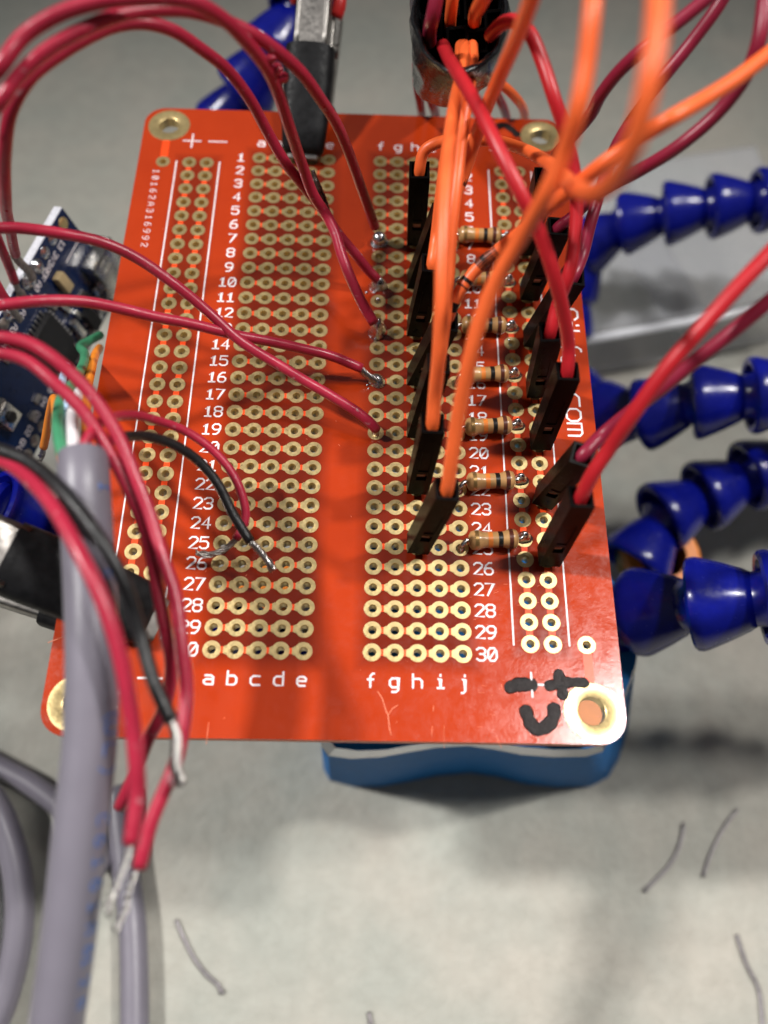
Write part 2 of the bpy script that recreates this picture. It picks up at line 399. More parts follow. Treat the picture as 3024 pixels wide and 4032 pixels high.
# ------------------------------------------------------------------ circuit board
TH = 0.16; HR = .190 * P; PR = .405 * P; BIGH = .64 * P; BIGP = 1.22 * P
pads = [(c, r) for r in range(1, 31) for c in (0, 1, 2, 3, 4, 7, 8, 9, 10, 11)]
rails = [(c, r + .5) for c in (-4, -3, 14, 15) for r in range(1, 30)]
small = [(-5.5, 1.5), (16.5, 1.5), (-5.5, 29.5), (16.5, 29.5)]
big = [(-5.48, -1.38), (16.48, -1.38), (-5.48, 32.4), (16.48, 32.4)]
X0, X1, Y0, Y1 = -6.93, 17.93, 33.78, -2.78      # board edges in hole units
board = thing('circuit_board', 'orange solderable prototyping board with gold holes, held in the air by two clips', 'circuit board', (0, 0, ZB - TH))
def build_board():
    L = (X0 - 5.5) * P; Rr = (X1 - 5.5) * P; B = -(Y0 - 15.5) * P; T = -(Y1 - 15.5) * P; cr = .30
    out = []
    for cx, cy, a0 in ((Rr - cr, T - cr, 0), (L + cr, T - cr, 90), (L + cr, B + cr, 180), (Rr - cr, B + cr, 270)):
        for k in range(9): a = R(a0 + k * 90 / 8); out.append((cx + cr * math.cos(a), cy + cr * math.sin(a)))
    pts = list(out); edges = [(i, (i + 1) % len(out)) for i in range(len(out))]
    holes = [((c - 5.5) * P, -(r - 15.5) * P, HR, 12) for c, r in pads + rails + small] + [((c - 5.5) * P, -(r - 15.5) * P, BIGH, 32) for c, r in big]
    for x, y, r, n in holes:
        k = len(pts)
        for i in range(n):
            a = 2 * math.pi * i / n; pts.append((x + r * math.cos(a), y + r * math.sin(a)))
        edges += [(k + i, k + (i + 1) % n) for i in range(n)]
    v2, e2, f2, *_ = delaunay_2d_cdt([Vector(p) for p in pts], edges, [], 1, 1e-5)
    def in_hole(c):
        for x, y, r, n in holes:
            if (c.x - x) ** 2 + (c.y - y) ** 2 < (r * .96) ** 2: return True
        return False
    fs = []
    for f in f2:
        c = (v2[f[0]] + v2[f[1]] + v2[f[2]]) / 3
        if not in_hole(c): fs.append(list(f))
    nv = len(v2)
    V = [Vector((p.x, p.y, ZB)) for p in v2] + [Vector((p.x, p.y, ZB - TH)) for p in v2]
    F = [f for f in fs] + [[i + nv for i in f[::-1]] for f in fs]
    cnt = {}
    for f in fs:
        for i in range(3):
            a, b = f[i], f[(i + 1) % 3]; cnt[(a, b)] = 1
    side = [(a, b) for (a, b) in cnt if (b, a) not in cnt]
    nf = len(F)
    F += [[a, nv + a, nv + b, b] for a, b in side]
    return V, F, nf
def board_mat():
    M = bpy.data.materials.new('orange_solder_mask'); M.use_nodes = True
    n = M.node_tree.nodes; l = M.node_tree.links; b = n['Principled BSDF']; tx = n.new('ShaderNodeTexCoord')
    s = n.new('ShaderNodeSeparateXYZ'); l.new(tx.outputs['Object'], s.inputs[0])
    def mth(op, a, bb=None, clamp=False):
        q = n.new('ShaderNodeMath'); q.operation = op; q.use_clamp = clamp
        for i, w in enumerate((a, bb)):
            if w is None: continue
            if isinstance(w, (int, float)): q.inputs[i].default_value = w
            else: l.new(w, q.inputs[i])
        return q.outputs[0]
    # copper bus strips on the back, seen through the translucent board as two darker zones
    def zone(cx, hw, cy, hh, soft):
        dx = mth('SUBTRACT', mth('ABSOLUTE', mth('SUBTRACT', s.outputs['X'], cx)), hw)
        dy = mth('SUBTRACT', mth('ABSOLUTE', mth('SUBTRACT', s.outputs['Y'], cy)), hh)
        d = mth('MAXIMUM', dx, dy)
        return mth('SUBTRACT', 1.0, mth('MULTIPLY', mth('ADD', d, soft), 1 / (2 * soft), True), True)
    z = mth('MAXIMUM', zone((2 - 5.5) * P, 2.45 * P, 0, 15.0 * P, .12), zone((9 - 5.5) * P, 2.45 * P, 0, 15.0 * P, .12))
    z2 = mth('MAXIMUM', zone((-3.5 - 5.5) * P, 1.1 * P, 0, 14.4 * P, .10), zone((14.5 - 5.5) * P, 1.1 * P, 0, 14.4 * P, .10))
    z = mth('MAXIMUM', z, mth('MULTIPLY', z2, .8))
    nz = n.new('ShaderNodeTexNoise'); nz.inputs['Scale'].default_value = 1.2; nz.inputs['Detail'].default_value = 5; l.new(tx.outputs['Object'], nz.inputs['Vector'])
    r = n.new('ShaderNodeValToRGB'); l.new(nz.outputs['Fac'], r.inputs[0])
    r.color_ramp.elements[0].position = .3; r.color_ramp.elements[1].position = .7
    r.color_ramp.elements[0].color = (.375, .032, .005, 1); r.color_ramp.elements[1].color = (.43, .039, .006, 1)
    mx = n.new('ShaderNodeMix'); mx.data_type = 'RGBA'; l.new(mth('MULTIPLY', z, .9), mx.inputs[0])
    l.new(r.outputs[0], mx.inputs[6]); mx.inputs[7].default_value = (.125, .010, .003, 1)
    l.new(mx.outputs[2], b.inputs['Base Color'])
    n2 = n.new('ShaderNodeTexNoise'); n2.inputs['Scale'].default_value = 9; n2.inputs['Detail'].default_value = 8; n2.inputs['Roughness'].default_value = .7; l.new(tx.outputs['Object'], n2.inputs['Vector'])
    q = n.new('ShaderNodeMapRange'); q.inputs['From Min'].default_value = .3; q.inputs['From Max'].default_value = .75; q.inputs['To Min'].default_value = .10; q.inputs['To Max'].default_value = .27
    l.new(n2.outputs['Fac'], q.inputs['Value']); l.new(q.outputs[0], b.inputs['Roughness'])
    n3 = n.new('ShaderNodeTexNoise'); n3.inputs['Scale'].default_value = 34; n3.inputs['Detail'].default_value = 3; l.new(tx.outputs['Object'], n3.inputs['Vector'])
    bp = n.new('ShaderNodeBump'); bp.inputs['Strength'].default_value = .10; bp.inputs['Distance'].default_value = .01
    l.new(n3.outputs['Fac'], bp.inputs['Height']); l.new(bp.outputs[0], b.inputs['Normal'])
    b.inputs['Specular IOR Level'].default_value = .62
    return M
V, F, nf = build_board()
sub = obj('substrate', (V, F), board_mat(), board, smooth=False)
sub.data.materials.append(pcb_edge)
for i, pl in enumerate(sub.data.polygons):
    if i >= nf: pl.material_index = 1

def pad_geo(r_out, r_in, n, tab=False):
    zt = .0045; zb = -TH - .0045; V = []; F = []
    rings = [(r_out, -.0005), (r_out * .985, zt), (r_in * 1.02, zt), (r_in * .93, zt - .008), (r_in * .93, zb + .008), (r_in * 1.02, zb), (r_out * .985, zb), (r_out, -TH + .0005)]
    for r, z in rings:
        for k in range(n):
            a = 2 * math.pi * k / n; V.append(Vector((r * math.cos(a), r * math.sin(a), z)))
    for i in range(len(rings) - 1):
        for k in range(n): F.append([i * n + k, i * n + (k + 1) % n, (i + 1) * n + (k + 1) % n, (i + 1) * n + k])
    g = (V, F)
    if tab:   # the opening in the mask where the strip joins the pad
        x0, x1, w = -.50 * P, -.36 * P, .17 * P
        t = [Vector((x0, -w * .8, .003)), Vector((x1, -w * 1.25, .003)), Vector((x1, w * 1.25, .003)), Vector((x0, w * .8, .003)),
             Vector((x0, -w * .8, -.0005)), Vector((x1, -w * 1.25, -.0005)), Vector((x1, w * 1.25, -.0005)), Vector((x0, w * .8, -.0005))]
        g = join(g, (t, [[0, 1, 2, 3], [0, 4, 5, 1], [1, 5, 6, 2], [2, 6, 7, 3], [3, 7, 4, 0]]))
    return g
def shift(g, v): return [p + v for p in g[0]], g[1]
def mesh_of(name, g, M):
    me = bpy.data.meshes.new(name); me.from_pydata([tuple(v) for v in g[0]], [], g[1]); me.materials.append(M)
    bm = bmesh.new(); bm.from_mesh(me); bmesh.ops.recalc_face_normals(bm, faces=bm.faces); bm.to_mesh(me); bm.free()
    me.polygons.foreach_set('use_smooth', [True] * len(me.polygons)); me.set_sharp_from_angle(angle=R(35)); return me
pg = pad_geo(PR, HR, 24); pgt = pad_geo(PR, HR, 24, True)
bme = mesh_of('mounting_pad', pad_geo(BIGP, BIGH, 48), gold)
def put(name, me, parent, loc):
    o = bpy.data.objects.new(name, me); COL.objects.link(o); o.parent = parent; o.location = Vector(loc) - ORG[parent.name]; return o
for c, r in big: put('mounting_pad', bme, board, bd(c, r))
pme = mesh_of('solder_pad', pg, gold); pmt = mesh_of('solder_pad', pgt, gold)
allp = sorted([(c, r, c in (1, 2, 3, 4, 8, 9, 10, 11) and (c, r) in set(pads)) for c, r in pads + rails + small], key=lambda t: -t[1])
for c, r, tb in allp[:99]: put('solder_pad', pmt if tb else pme, board, bd(c, r))
rest = obj('solder_pads', join(*[shift(pgt if tb else pg, bd(c, r)) for c, r, tb in allp[99:]]), gold, board, auto=35); rest['kind'] = 'stuff'
# strips of copper beneath the mask between the pads
def strip(x0, y0, x1, y1, w, z=.0018):
    a = Vector((x0, y0, 0)); b = Vector((x1, y1, 0)); s = (b - a).normalized().cross(Vector((0, 0, 1))) * w * .5; zz = Vector((0, 0, ZB + z)); lo = Vector((0, 0, ZB - .0005))
    return [a - s + zz, b - s + zz, b + s + zz, a + s + zz, a - s + lo, b - s + lo, b + s + lo, a + s + lo], [[0, 1, 2, 3], [0, 4, 5, 1], [1, 5, 6, 2], [2, 6, 7, 3], [3, 7, 4, 0]]
st = []
for r in range(1, 31):
    for c in (0, 1, 2, 3, 7, 8, 9, 10):
        a = bd(c, r); st.append(strip(a.x + .36 * P, a.y, a.x + .52 * P, a.y, .28 * P))
for c in (-4, -3, 14, 15):
    for r in range(1, 29):
        if r == 14: continue
        a = bd(c, r + .5); st.append(strip(a.x, a.y - .39 * P, a.x, a.y - .61 * P, .29 * P))
for (c, r), (c2, r2) in zip(((-5.5, 1.5), (16.5, 29.5)), ((-5.5, -.17), (16.5, 31.2))):
    a, b_ = bd(c, r), bd(c2, r2); d = (b_ - a).normalized() * .39 * P; st.append(strip(a.x, a.y + d.y, b_.x, b_.y, .42 * P))
st.sort(key=lambda g: sum(v.y for v in g[0]))
for g in st[:99]: obj('copper_strip', g, trace_m, board, smooth=False)
ro = obj('copper_strips', join(*st[99:]), trace_m, board, smooth=False); ro['kind'] = 'stuff'
# white printing
ink = []
W = .022
for r in range(1, 31):
    s = str(r); cap = .56 * P
    for cc in (-1.06, 12.05):
        wd_ = (len(s) * 5.3 - 1.3) * cap / 6
        o = bd(cc, r, .0015) + Vector((-wd_ / 2, -cap / 2, 0)); ink += lettering(s, o, (1, 0, 0), (0, 1, 0), cap, W)
for i, ch in enumerate('abcde'): 
    for rr in (-.22 + .3, 31.52): ink += lettering(ch, bd(i - .17 if rr < 5 else i - .2, rr, .0015), (1, 0, 0), (0, 1, 0), .58 * P, W)
for i, ch in enumerate('fghij'):
    for rr in (-.22 + .3, 31.52): ink += lettering(ch, bd(7 + i - .17 if rr < 5 else 7 + i - .2, rr, .0015), (1, 0, 0), (0, 1, 0), .58 * P, W)
def seg(a, b, w=W): return stroke([a, b], w)
for x in (-4.73, -2.26, 13.26, 15.74): ink.append(seg(bd(x, 1.45, .0015), bd(x, 29.55, .0015), .020))
for rr in (-.18, 31.3):
    for px in (-4.0, 13.95):
        ink.append(seg(bd(px - .5, rr, .0015), bd(px + .5, rr, .0015))); ink.append(seg(bd(px, rr - .52, .0015), bd(px, rr + .52, .0015)))
        ink.append(seg(bd(px + .98, rr, .0015), bd(px + 2.0, rr, .0015)))
# writing that runs down the two edges
SERADV = (bd(0, 8.0) - bd(0, 2.15)).length / 12 / (.34 * P / 6); a = at(590, 690, 0); b_ = at(545, 880, 0); d = (b_ - a); n_ = Vector((0, 1, 0))
sz = .56 * P * .8
ink += lettering('10162A316992', bd(-5.95, 2.15, .0015), (0, -1, 0), (1, 0, 0), .34 * P, .0105, adv=SERADV)
for ch, rr in zip('Gikfun.com', (11.55, 12.25, 12.95, 13.7, 14.5, 15.4, 16.1, 16.85, 17.72, 18.56)):
    ink += lettering(ch, bd(16.54, rr - .35, .0015), (0, -1, 0), (1, 0, 0), 1.05 * P, .026)
obj('white_printing', join(*ink), white_ink, board, smooth=False)
# hand drawn marker marks
def ml(ps, w, h=.003):
    w *= .9
    c = catmull(ps, .012); L = [0]
    for i in range(1, len(c)): L.append(L[-1] + (c[i] - c[i - 1]).length)
    V = []; F = []; n = 10; ph = random.uniform(0, 6)
    for i, p in enumerate(c):
        t = (c[min(i + 1, len(c) - 1)] - c[max(0, i - 1)]).normalized(); s_ = Vector((0, 0, 1)).cross(t).normalized()
        e = min(L[i], L[-1] - L[i]) / (w * .5); k = math.sqrt(max(0, 1 - (1 - min(1, e)) ** 2)) if e < 1 else 1
        k = max(k, .12) * (1 + .07 * math.sin(L[i] * 31 + ph) + .05 * math.sin(L[i] * 67 + ph * 2))
        for j in range(n):
            an = 2 * math.pi * j / n; V.append(p + s_ * (math.cos(an) * w * .5 * k) + Vector((0, 0, 1)) * (math.sin(an) * h))
    for i in range(len(c) - 1):
        for j in range(n): F.append([i * n + j, i * n + (j + 1) % n, (i + 1) * n + (j + 1) % n, (i + 1) * n + j])
    F.append(list(range(n))[::-1]); F.append([(len(c) - 1) * n + j for j in range(n)])
    return V, F
def mp(u, v): return at(u, v, .003)
for g in (ml([mp(1985, 2700), mp(2012, 2705), mp(2035, 2697), mp(2070, 2695), mp(2118, 2700)], .172),
          join(ml([mp(2143, 2705), mp(2185, 2695), mp(2240, 2687), mp(2290, 2690), mp(2322, 2692)], .135, .0034), ml([mp(2197, 2634), mp(2203, 2670), mp(2212, 2710), mp(2222, 2758)], .150, .0028)),
          ml([mp(2062, 2775), mp(2076, 2815), mp(2092, 2852), mp(2118, 2872), mp(2148, 2862), mp(2172, 2838), mp(2182, 2805), mp(2176, 2765)], .165),
          ml([mp(1935, 516), mp(1955, 500), mp(1985, 492), mp(2015, 510), mp(2045, 538)], .125)):
    obj('marker_pen_mark', g, marker, board)
sx = []
def sc_(ps, w=.007): sx.append(stroke([at(u, v, .001) for u, v in ps], w, .002))
sc_([(1487, 2722), (1505, 2750), (1520, 2800), (1528, 2815), (1534, 2870), (1540, 2893)], .010); sc_([(1529, 2815), (1545, 2790), (1566, 2776)], .008)
sc_([(1707, 2780), (1706, 2800)]); sc_([(1702, 2860), (1699, 2900)], .006); sc_([(1974, 2695), (1978, 2718)], .006); sc_([(812, 2930), (822, 2845)], .006)
sc_([(1748, 2855), (1749, 2945)], .004); sc_([(1955, 2900), (1975, 2945)], .005); sc_([(190, 2530), (255, 2505)], .010)
for i in range(70):
    u, v = random.uniform(1850, 2400), random.uniform(2250, 2930); an = random.uniform(-.5, .3); ll = random.uniform(3, 22)
    sc_([(u, v), (u + ll * math.cos(an), v + ll * math.sin(an))], random.uniform(.0018, .004))
for i in range(40):
    u, v = random.uniform(600, 2000), random.uniform(600, 2880); sc_([(u, v), (u + random.uniform(-8, 8), v + random.uniform(-5, 9))], random.uniform(.002, .005))
obj('scratch', join(*sx), scratch_m, board)

# pins of the headers soldered to the board
O_ROWS = [7, 10, 13, 16, 19, 22, 25]
PIN = box(.062, .062, .40, (0, 0, .04), .006)
pin_me = mesh_of('header_pin', PIN, gold)
for r in O_ROWS:
    put('header_pin', pin_me, board, bd(9, r)); put('header_pin', pin_me, board, bd(15, r + .5))

# ------------------------------------------------------------------ solder blobs
def blob(c, r, h, seed=0, M=None, up=Vector((0, 0, 1)), n=18):
    rnd = random.Random(seed); prof = [(r * 1.08, 0), (r * 1.02, h * .08), (r * .90, h * .28), (r * .72, h * .55), (r * .45, h * .82), (r * .2, h * .96), (.0001, h)]
    g = lathe(prof, n); fx = Vector(up).orthogonal()
    M4 = frame4(Vector(c), up); ph = rnd.uniform(0, 6)
    V = []
    for v in g[0]:
        a = math.atan2(v.y, v.x); k = 1 + .10 * math.sin(2 * a + ph) + .06 * math.sin(3 * a + ph * 2)
        V.append(M4 @ Vector((v.x * k, v.y * k, v.z)))
    return V, g[1]
def drop(c, r, M4=None, n=14):
    g = lathe([(.0001, -r)] + [(r * math.cos(t), r * math.sin(t)) for t in [R(x) for x in range(-75, 76, 15)]] + [(.0001, r)], n)
    return [Vector(c) + v for v in g[0]], g[1]

# ------------------------------------------------------------------ resistors: one, then copies
def make_resistor():
    t = thing('resistor', '', 'resistor', (0, 0, 0))
    hl = .295; r0 = .118; r1 = .094; zc = .125
    prof = [(.0001, -hl), (r0 * .55, -hl + .006), (r0 * .88, -hl + .03), (r0, -hl + .07), (r0, -hl + .12), (r1 * 1.05, -hl + .165), (r1, -hl + .2), (r1, hl - .2), (r1 * 1.05, hl - .165), (r0, hl - .12), (r0, hl - .07), (r0 * .88, hl - .03), (r0 * .55, hl - .006), (.0001, hl)]
    MX = Matrix.Translation((0, 0, zc)) @ Matrix.Rotation(R(90), 4, 'Y')
    obj('body', xf(MX, lathe(prof, 28)), ceram, t)
    def band(x, w, rr, M): obj('colour_band', xf(MX, lathe([(rr - .006, x - w / 2 - .004), (rr + .0025, x - w / 2), (rr + .0025, x + w / 2), (rr - .006, x + w / 2 + .004)], 28)), M, t, auto=40)
    band(.195, .046, r0, b_brown); band(.075, .052, r1, b_black); band(-.045, .052, r1, b_orange); band(-.205, .044, r0, b_gold)
    dx = 1.5 * P; dy = .25 * P
    obj('lead', tube([(-hl + .02, 0, zc), (-hl - .02, 0, zc + .01), (-dx + .015, -dy * .7, zc - .005), (-dx, -dy, .03), (-dx, -dy, -.10)], .026, 10, .015), lead_m, t)
    obj('lead', tube([(hl - .02, 0, zc), (hl + .02, 0, zc + .01), (dx - .015, dy * .7, zc - .01), (dx, dy, .03), (dx, dy, -.10)], .026, 10, .015), lead_m, t)
    obj('solder_joint', blob((dx, dy, .003), .078, .15, 3), solder_m, t)
    obj('flux_residue', blob((dx + .01, dy - .01, .002), .085, .035, 4), flux_m, t)
    obj('solder_joint', blob((-dx, -dy, .003), .048, .09, 5), solder_m, t)
    return t
res0 = make_resistor()
RL = {7: 'topmost tan resistor of the column, at row 7, with a shiny left end',
      10: 'tan banded resistor second from top, behind an orange wire with black marks',
      13: 'tan banded resistor third from top, crossed in the middle by an orange wire',
      16: 'fourth tan banded resistor, at row 16, left end covered by an orange wire',
      19: 'tan banded resistor just above the printed 20, third from the bottom',
      22: 'tan banded resistor between the printed 21 and 23',
      25: 'lowest tan banded resistor, between the printed 24 and 26'}
for r in O_ROWS:
    if r == 7: t = res0
    else:
        t = res0.copy(); COL.objects.link(t)
        for ch in res0.children:
            k = ch.copy(); COL.objects.link(k); k.parent = t
    a, b_ = bd(11, r), bd(14, r - .5)
    t.location = (a + b_) / 2; t.rotation_euler = (0, 0, R({7: -1, 10: 1, 13: 1, 16: 4, 19: 4.5, 22: 4, 25: 3.5}[r]))
    t['label'] = RL[r]; t['category'] = 'resistor'; t['group'] = 'resistors in a column beside the right rail'

# ------------------------------------------------------------------ jumper wires with black connector housings
HL = 1.42; HWD = .125
def housing_geo():
    bm = bmesh.new(); w = HWD; L = HL
    # rings: outer bottom, outer top, inner top, inner depth
    def ring(h, z): return [bm.verts.new((x * h, y * h, z)) for x, y in ((-1, -1), (1, -1), (1, 1), (-1, 1))]
    ob = ring(w, 0); ot = ring(w, L); it = ring(w - .032, L); ii = ring(w - .036, L - .30)
    bm.faces.new(ob[::-1]); bm.faces.new(ii)
    for i in range(4):
        j = (i + 1) % 4
        bm.faces.new((ot[i], ot[j], it[j], it[i])); bm.faces.new((it[i], it[j], ii[j], ii[i]))
        if i != 0: bm.faces.new((ob[i], ob[j], ot[j], ot[i]))
    # the front face with the latch window and the shallow groove above it
    xs = [-w, -.058, .058, w]; zs = [0, .36, .50, .56, 1.02, L]
    g = {}
    for a, x in enumerate(xs):
        for c, z in enumerate(zs):
            if a in (0, 3) and c in (0, 5): v = {(0, 0): ob[0], (3, 0): ob[1], (0, 5): ot[0], (3, 5): ot[1]}[(a, c)]
            else: v = bm.verts.new((x, -w, z))
            g[a, c] = v
    for a in range(3):
        for c in range(5):
            q = (g[a, c], g[a + 1, c], g[a + 1, c + 1], g[a, c + 1])
            if a == 1 and c in (1, 3):
                dep = .075 if c == 1 else .010
                k = [bm.verts.new((v.co.x * .92, -w + dep, v.co.z)) for v in q]
                bm.faces.new(k)
                for i in range(4): bm.faces.new((q[i], q[(i + 1) % 4], k[(i + 1) % 4], k[i]))
            else: bm.faces.new(q)
    bmesh.ops.remove_doubles(bm, verts=bm.verts, dist=1e-5)
    ed = [e for e in bm.edges if len(e.link_faces) == 2 and e.calc_face_angle(0) > 1.0 and e.calc_length() > .2 and max(abs(e.verts[0].co.x), abs(e.verts[1].co.x)) > w - .001]
    bmesh.ops.bevel(bm, geom=ed, offset=.007, segments=2, affect='EDGES', profile=.5)
    bm.verts.index_update(); out = ([v.co.copy() for v in bm.verts], [[v.index for v in f.verts] for f in bm.faces]); bm.free(); return out
HG = housing_geo()
def contact_geo(): return join(box(.10, .03, .13, (0, -.070, .43), .004), box(.09, .09, .5, (0, .0, .62), .01))
CG = contact_geo()
def axis_to(base, u, v, L=HL):
    d = ray(u, v); oc = CAM - base; b = oc.dot(d); c = oc.dot(oc) - L * L; disc = b * b - c
    if disc <= 0: k = -b; p = CAM + d * k; return (p - base).normalized()
    ps = [CAM + d * (-b + s * math.sqrt(disc)) for s in (-1, 1)]
    return ((max(ps, key=lambda p: p.z)) - base).normalized()
def jumper(label, base, top, path, M, group, r=.070, front=(0, -1, 0), marks=None):
    """base = pin on the board, top = photo ray of the housing's open end, path = [(u, v, z)] of the wire from there on"""
    t = thing('jumper_wire', label, 'jumper wire', base, group)
    ax = axis_to(base, *top); M4 = frame4(base, ax, Vector(front))
    h = obj('connector_housing', xf(M4, HG), plast, t, smooth=False)
    obj('metal_contact', xf(M4, CG), contact_m, h, smooth=False)
    s0 = base + ax * (HL - .34); s1 = base + ax * (HL - .04)
    pts = [s0, s1] + [at(*p) for p in path]
    ins = obj('insulation', tube(pts, r, 16, .06), M, t)
    if marks:
        c = catmull(pts, .02); L = [0]
        for i in range(1, len(c)): L.append(L[-1] + (c[i] - c[i - 1]).length)
        for (s_a, s_b) in marks:
            seg_ = [p for p, q in zip(c, L) if s_a <= q <= s_b]
            if len(seg_) > 2: obj('black_mark', sweep(seg_, [r * 1.012] * len(seg_), 16, False), marker, ins)
    return t
GO = 'orange jumper wires plugged on the inner header'; GR = 'red jumper wires plugged on the right rail'
lift = Vector((0, 0, .10))
jumper('orange jumper wire at row 7, arching right then looping up out of the top', bd(9, 7) + lift, (1652, 668),
       [(1668, 598, 1.65), (1700, 572, 1.72), (1745, 556, 1.75), (1840, 552, 1.7), (1950, 555, 1.75), (2040, 580, 1.9), (2150, 635, 2.5), (2215, 690, 3.2), (2270, 742, 4.1), (2345, 757, 4.6), (2420, 705, 5.0), (2478, 610, 5.3), (2520, 480, 5.5), (2560, 300, 5.7), (2585, 130, 5.8), (2600, -120, 5.9)], org_j, GO)
jumper('orange jumper wire from row 10 with a black smudge, rising steeply to the top edge', bd(9, 10) + lift, (1742, 836),
       [(1795, 760, 1.75), (1825, 690, 1.9), (1862, 580, 2.2), (1905, 450, 2.7), (1960, 320, 3.3), (2030, 160, 4.0), (2085, 20, 4.5), (2130, -120, 4.9)], org_j, GO, .072, marks=[(.42, .56), (.72, .82)])
jumper('orange jumper wire from row 13 running straight up into the tape bundle', bd(9, 13) + lift, (1703, 1035),
       [(1718, 930, 1.6), (1733, 800, 1.9), (1752, 650, 2.2), (1775, 500, 2.45), (1798, 380, 2.6), (1812, 270, 2.65), (1815, 180, 2.5)], org_j, GO)
jumper('orange jumper wire striped with black marks, climbing from row 16 to the right edge', bd(9, 16) + lift, (1762, 1262),
       [(1792, 1180, 1.7), (1835, 1110, 1.8), (1900, 1035, 1.95), (1975, 975, 2.1), (2060, 905, 2.4), (2160, 815, 2.75), (2270, 728, 3.1), (2360, 655, 3.4), (2470, 575, 3.6), (2620, 480, 4.0), (2790, 380, 4.0), (2900, 310, 4.0), (3024, 215, 4.0), (3160, 120, 4.0)], org_j, GO, .070,
       marks=[(.28, .37), (.47, .58), (.72, .86), (1.02, 1.30)])
jumper('orange jumper wire from row 19, mostly hidden behind the straight front orange wire', bd(9, 19) + lift, (1728, 1430),
       [(1748, 1300, 1.55), (1764, 1100, 1.9), (1778, 900, 2.2), (1800, 700, 2.45), (1822, 500, 2.6), (1845, 360, 2.7), (1858, 270, 2.65), (1860, 180, 2.5)], org_j, GO)
jumper('straight front orange jumper wire from row 22 running up into the black tape bundle', bd(9, 22) + lift, (1704, 1665),
       [(1712, 1560, 1.75), (1728, 1400, 2.2), (1738, 1200, 2.6), (1742, 1000, 2.85), (1750, 800, 3.0), (1766, 600, 3.05), (1790, 420, 2.95), (1822, 270, 2.75), (1828, 180, 2.55)], org_j, GO, .072)
jumper('orange jumper wire from the lowest inner connector, curving up right and out of the top', bd(9, 25) + lift, (1762, 1925),
       [(1775, 1830, 1.75), (1800, 1660, 2.15), (1840, 1460, 2.6), (1890, 1260, 3.0), (1965, 1080, 3.35), (2060, 920, 3.7), (2150, 760, 4.1), (2225, 590, 4.4), (2275, 430, 4.7), (2308, 250, 4.9), (2330, 60, 5.1), (2345, -120, 5.2)], org_j, GO, .071)
rb = lambda r: bd(15, r + .5) + lift
jumper('wine red jumper wire on the topmost rail connector, mostly behind orange wires', rb(7), (2146, 690),
       [(2190, 610, 1.7), (2260, 530, 2.0), (2330, 445, 2.4), (2365, 375, 2.7), (2430, 290, 3.0), (2530, 195, 3.3), (2660, 95, 3.5), (2800, -20, 3.7), (2900, -110, 3.8)], dred_j, GR)
jumper('purple red jumper wire from the second rail connector sweeping to the far top right', rb(10), (2200, 890),
       [(2260, 850, 1.6), (2320, 790, 1.75), (2400, 735, 2.1), (2520, 670, 2.5), (2680, 570, 2.9), (2830, 440, 3.2), (2930, 310, 3.5), (2985, 170, 3.8), (3010, 0, 4.0), (3020, -120, 4.1)], dred_j, GR)
jumper('purple red jumper wire rising from the third rail connector behind a bright red one', rb(13), (2262, 1085),
       [(2295, 1000, 1.5), (2325, 880, 1.7), (2370, 730, 1.9), (2420, 590, 2.2), (2490, 470, 2.5), (2600, 320, 2.9), (2720, 170, 3.2), (2830, 20, 3.5), (2900, -110, 3.7)], dred_j, GR)
jumper('bright red jumper wire from the fourth rail connector arching over to the tape bundle', rb(16), (2168, 1305),
       [(2195, 1200, 1.7), (2240, 1080, 2.0), (2262, 950, 2.2), (2270, 820, 2.4), (2262, 690, 2.6), (2225, 520, 2.9), (2180, 380, 3.15), (2130, 230, 3.3), (2085, 130, 3.4), (2030, 85, 3.4), (1975, 95, 3.2), (1930, 140, 2.9)], red_j, GR, .072)
jumper('bright red jumper wire crossing diagonally from the tape bundle to the fifth rail connector', rb(19), (2236, 1460),
       [(2238, 1370, 1.7), (2222, 1250, 2.05), (2180, 1080, 2.5), (2130, 930, 2.8), (2050, 760, 3.1), (1960, 580, 3.25), (1880, 420, 3.25), (1810, 300, 3.1), (1770, 235, 2.95), (1745, 180, 2.8)], red_j, GR, .073)
jumper('purple red jumper wire from the sixth rail connector, leaving at the right edge', rb(22), (2296, 1790),
       [(2370, 1712, 1.5), (2470, 1630, 1.75), (2600, 1535, 2.1), (2720, 1435, 2.4), (2860, 1325, 2.7), (3024, 1190, 3.0), (3150, 1090, 3.2)], dred_j, GR, .072, front=(-.3, -1, 0))
jumper('bright red jumper wire from the lowest rail connector leaving at the right edge', rb(25), (2290, 1955),
       [(2330, 1870, 1.75), (2400, 1765, 2.0), (2500, 1620, 2.4), (2620, 1455, 2.75), (2772, 1280, 3.05), (2900, 1135, 3.25), (3024, 1005, 3.4), (3150, 880, 3.5)], red_j, GR, .074)

# ------------------------------------------------------------------ red wires soldered on the left
WR = .064
def wire(name, label, cat, path, M, r, group=None, bare=None, brk=None, solder=None, beads=None, step=.06, wob=.004, bare_m=None, extra=None):
    pts = [at(*p) for p in path]
    t = thing(name, label, cat, pts[-1] if solder else pts[0], group)
    obj('insulation', tube(pts, r, 16, step, wob), M, t)
    if bare:
        obj('bare_strands', strands([pts[-1] + (pts[-2] - pts[-1]).normalized() * .05] + [at(*p) for p in bare], r * .62, 7, pitch=.42, fray=.3), bare_m or tin, t)
    if beads: obj('tinned_end', strands([pts[-1] + (pts[-2] - pts[-1]).normalized() * .04] + [at(*p) for p in beads], r * .36, 2, r * .21, pitch=.17, fray=.1, n=8, core=.3), tin, t)
    if solder:
        for g in solder: obj('solder_joint', g, solder_m, t)
    if extra: extra(t, pts)
    return t
GS = 'crimson wires soldered to the board'
def k1(u): return Vector(u)
F7 = bd(7, 7); F10 = bd(7, 10); F13 = bd(7, 13); F16 = bd(7, 16); F19 = bd(7, 19)
